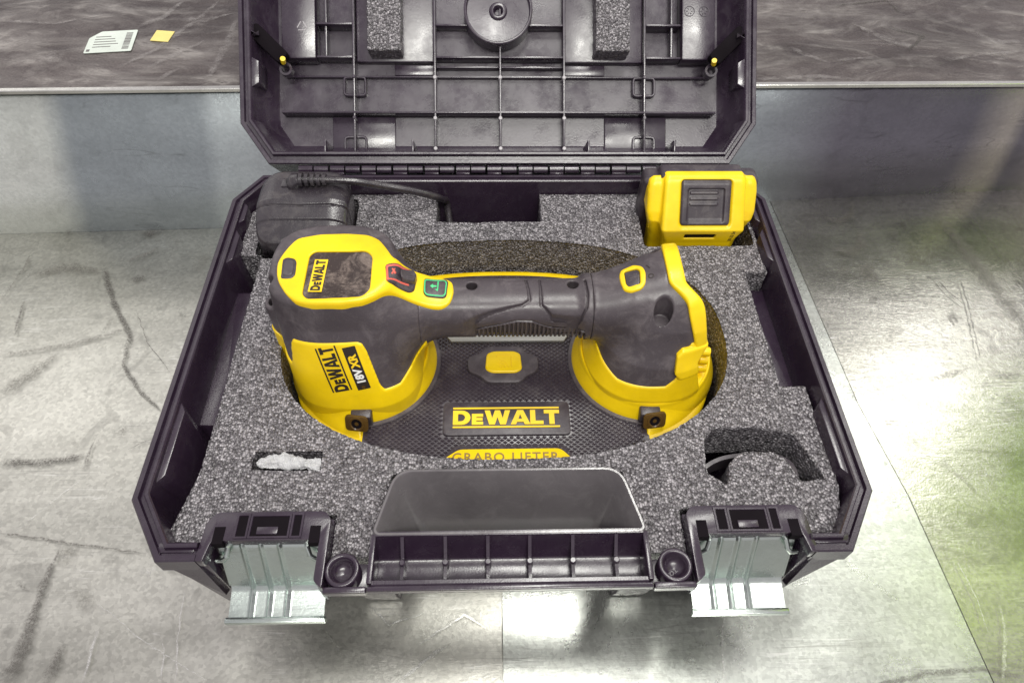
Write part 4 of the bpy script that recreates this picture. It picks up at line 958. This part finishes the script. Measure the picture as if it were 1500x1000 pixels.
for k in range(4):
    G().tube([(117.6+.5*k, 272.5+.6*k, 1-3.0*k), (124.5+.3*k, 270.4+.6*k, 1-3.0*k)], .9, 8).out('grip_ridge', 'yellow', bat)
    G().tube([(192.5-.3*k, 270.4+.6*k, 1-3.0*k), (198.5-.5*k, 272.5+.6*k, 1-3.0*k)], .9, 8).out('grip_ridge', 'yellow', bat)
flat('battery_print', text2d('20-22 54', 3.6, .05), 'black_print', bat, (184.0, 258.0, -10), (.05, -.02, 1), (-1, .0, .05), .3, drape=lambda X, Y, Z: bat_y(X, Y, Z))

# ================================================================== charger with its lead
chg = thing('battery_charger', 'black plastic mains charger with ribbed cable end in back corner of foam', 'charger', (-156, 278, -60))
def chf(X, Y, Z):
    cx = -156.5
    topz = 3+np.clip((Y-247)/30, 0, 1)*15+np.where(Y > 262, 1.6, 0)-np.clip((np.abs(X-cx)-20)/16, 0, 1)**2*5
    d = smax(se(X, Y, cx, 278.5, 36-np.where(Y > 262, 0, .0), 33, 4.6), np.maximum((Z-topz)*.86, -50-Z), 3.5)
    groove = np.maximum(np.abs(Y-272-np.abs(X-cx)*.03)-.7, -(d+1.2)); d = np.maximum(d, -groove)
    foot = smax(se(X, Y, cx, 278.5, 37.2, 34, 4.2), np.abs(Z+36)-19, 2); d = np.minimum(d, foot)
    dish = rbox(X, Y, Z, (cx+8, 244.5, -7), (22, 3.2, 5.5), 1.5); return smax(d, -dish, 1)
sdf_obj('housing', chf, (-197, 240, -56), (-116, 316, 26), .8, 'charger', chg)
for i in range(3):
    for j in range(2): G().box(-186+4.4*j, -183+4.4*j, 244.6, 246.5, -9.5-4.4*i, -6.6-4.4*i, .2).out('contact_slot', 'dark', chg)
G().box(-178, -166, 244.9, 247, -18, -8, .5).out('socket', 'dark', chg)
G().prism(rrect(-174, -159.5, 290, 299.5, 1.5), 15, 20.6, .5).out('cable_seat', 'charger', chg)
e0 = (*at(430, 268, 22), 22); e1 = (*at(440, 263, 24), 24); e2 = (*at(478, 264, 24), 24)
sr = G(); sr.tube([(e0[0]-1, e0[1]+1, 12), (e0[0]-1.0, e0[1]+1, 17), (e0[0]-.2, e0[1]+1, 21), (e0[0]+2, e0[1]+1.2, 23.5), (e0[0]+5, e0[1]+1.2, 24)], [5.2, 6.2, 6.3, 6.0, 5.2], 18); sr.out('cable_elbow', 'charger', chg, angle=70)
nxs = np.linspace(e0[0]+5, e2[0]+2, 6)
for i in range(5):
    G().tube([(nxs[i], e0[1]+1.2, 24), (nxs[i]+2.7, e0[1]+1.2, 24)], [5.8-.28*i]*2, 16).out('relief_ring', 'charger', chg, angle=50)
cp_ = [(nxs[0], e0[1]+1.2, 24), (nxs[5], e0[1]+1.2, 24), (*at(520, 266, 22), 22), (*at(560, 272, 15), 15), (*at(600, 279, 8), 8), (*at(630, 286, 0), 0), (*at(648, 292, -10), -10), (*at(655, 299, -22), -22), (-44, 300, -45)]
def smooth_path(P, n=6):
    P = [np.array(p, float) for p in P]; P = [2*P[0]-P[1]]+P+[2*P[-1]-P[-2]]; out = []
    for i in range(1, len(P)-2):
        for j in range(n):
            t = j/n; a, b, c, d = P[i-1:i+3]; out.append(.5*((2*b)+(-a+c)*t+(2*a-5*b+4*c-d)*t*t+(-a+3*b-3*c+d)*t**3))
    out.append(P[-2]); return out
G().tube(smooth_path(cp_), 3.0, 12).out('cable', 'charger', chg, angle=70)

# ================================================================== small things in the foam
sp = smooth_path([(*at(1030, 686, -24), -24), (*at(1045, 676, -23), -23), (*at(1065, 669, -22), -22), (*at(1100, 665, -22), -22), (*at(1135, 667, -22), -22), (*at(1158, 678, -23), -23), (*at(1168, 697, -24), -24)], 6)
v = []
for i, p in enumerate(sp):
    d = (sp[min(i+1, len(sp)-1)]-sp[max(i-1, 0)]); d /= np.linalg.norm(d); nn = np.array([-d[1], d[0], 0])
    for a, b in ((-1.3, 0), (1.3, 0), (1.3, -14), (-1.3, -14)): v.append(p+nn*a+np.array([0, 0, b]))
f = [(4*i+j, 4*i+(j+1) % 4, 4*i+4+(j+1) % 4, 4*i+4+j) for i in range(len(sp)-1) for j in range(4)]+[(0, 1, 2, 3), tuple(4*len(sp)-4+j for j in (3, 2, 1, 0))]
tag(obj('curved_strap', v, f, 'rubber_dark', None), 'thin curved black plastic strip lying in the crescent cut-out of the foam', 'strap')
bg_ = G(); v = []; nu, nv = 46, 22
for i in range(nu):
    u = i/(nu-1)
    for j in range(nv):
        a = 2*math.pi*j/nv; ry = 5.0*(math.sin(math.pi*min(1, u*1.15+.03))**.5 if u < .8 else .62+(u-.8)*1.6); rz = 3.6*(math.sin(math.pi*(u*.93+.03))**.6)
        x = -156.5+40*u; y = 66.2+math.sin(u*5)*1.2+ry*math.cos(a); z_ = -13.2+rz*math.sin(a)
        q = mnoise.noise_vector(Vector((x*.28, y*.5, z_*.5)))*1.5+mnoise.noise_vector(Vector((x*.8, y*.9, z_*.9)))*.6; v.append((x+q.x*.5, y+q.y, z_+q.z))
f = [(i*nv+j, i*nv+(j+1) % nv, (i+1)*nv+(j+1) % nv, (i+1)*nv+j) for i in range(nu-1) for j in range(nv)]+[tuple(range(nv))[::-1], tuple((nu-1)*nv+j for j in range(nv))]
tag(obj('parts_bag', v, f, 'bag', None, angle=60), 'small crumpled clear plastic bag tucked in the narrow foam slot', 'plastic bag')

# ================================================================== the hi-vis vest whose reflection lies on the right-hand sheets
M['hivis'] = plastic('hi_vis_cloth', (.60, .95, .01), .8, 900, .3); M['reflective'] = plastic('reflective_tape', (.6, .6, .6), .35)
VB = (930, 330, tb)
stand = thing('garment_stand', 'slim steel stand holding a safety vest on the right of the bench, outside the view', 'stand', VB)
G().lathe((VB[0], VB[1], tb), [(0, 0), (90, 0), (90, 6), (84, 9), (0, 9)], 40).out('foot_plate', 'steel', stand)
G().tube([(VB[0], VB[1], tb+8), (VB[0], VB[1], 830)], 8, 16).out('pole', 'steel', stand)
G().tube([(VB[0], VB[1]-110, 770), (VB[0], VB[1]-50, 815), (VB[0], VB[1], 822), (VB[0], VB[1]+50, 815), (VB[0], VB[1]+110, 770)], 7, 12).out('hanger_bar', 'steel', stand)
vest = thing('safety_vest', 'fluorescent yellow-green safety vest hanging on the stand, seen as a reflection in the sheets', 'vest', (VB[0], VB[1], 360))
def vestf(X, Y, Z):
    i = lambda *a: np.interp(Z, [150, 300, 560, 700, 780, 840], a)
    o_ = se(Y, X, VB[1], VB[0], i(200, 198, 195, 185, 165, 100), i(110, 105, 100, 90, 75, 45), 2.4)
    d = np.abs(o_)-5; d = np.maximum(d, np.maximum(360-Z, Z-825))
    for sy in (-1, 1): d = np.maximum(d, 45-np.sqrt((Y-VB[1]-sy*205)**2+((Z-640)/1.9)**2))
    return np.maximum(d, -np.maximum(np.abs(Y-VB[1])-8-np.clip(Z-620, 0, 300)*.35, X-VB[0]))
sdf_obj('cloth', vestf, (795, 100, 350), (1065, 560, 840), 6, 'hivis', vest)
for z0_ in (420, 520):
    lo_ = [(VB[0]+110*math.copysign(abs(math.sin(a))**.83, math.sin(a)), VB[1]+201*math.copysign(abs(math.cos(a))**.83, math.cos(a))) for a in np.linspace(.15, 2*math.pi-.0, 70)]
    G().sweep([(x, y) for x, y in lo_][::-1], [(2, z0_), (2, z0_+45)], closed=True).out('reflective_band', 'reflective', vest)
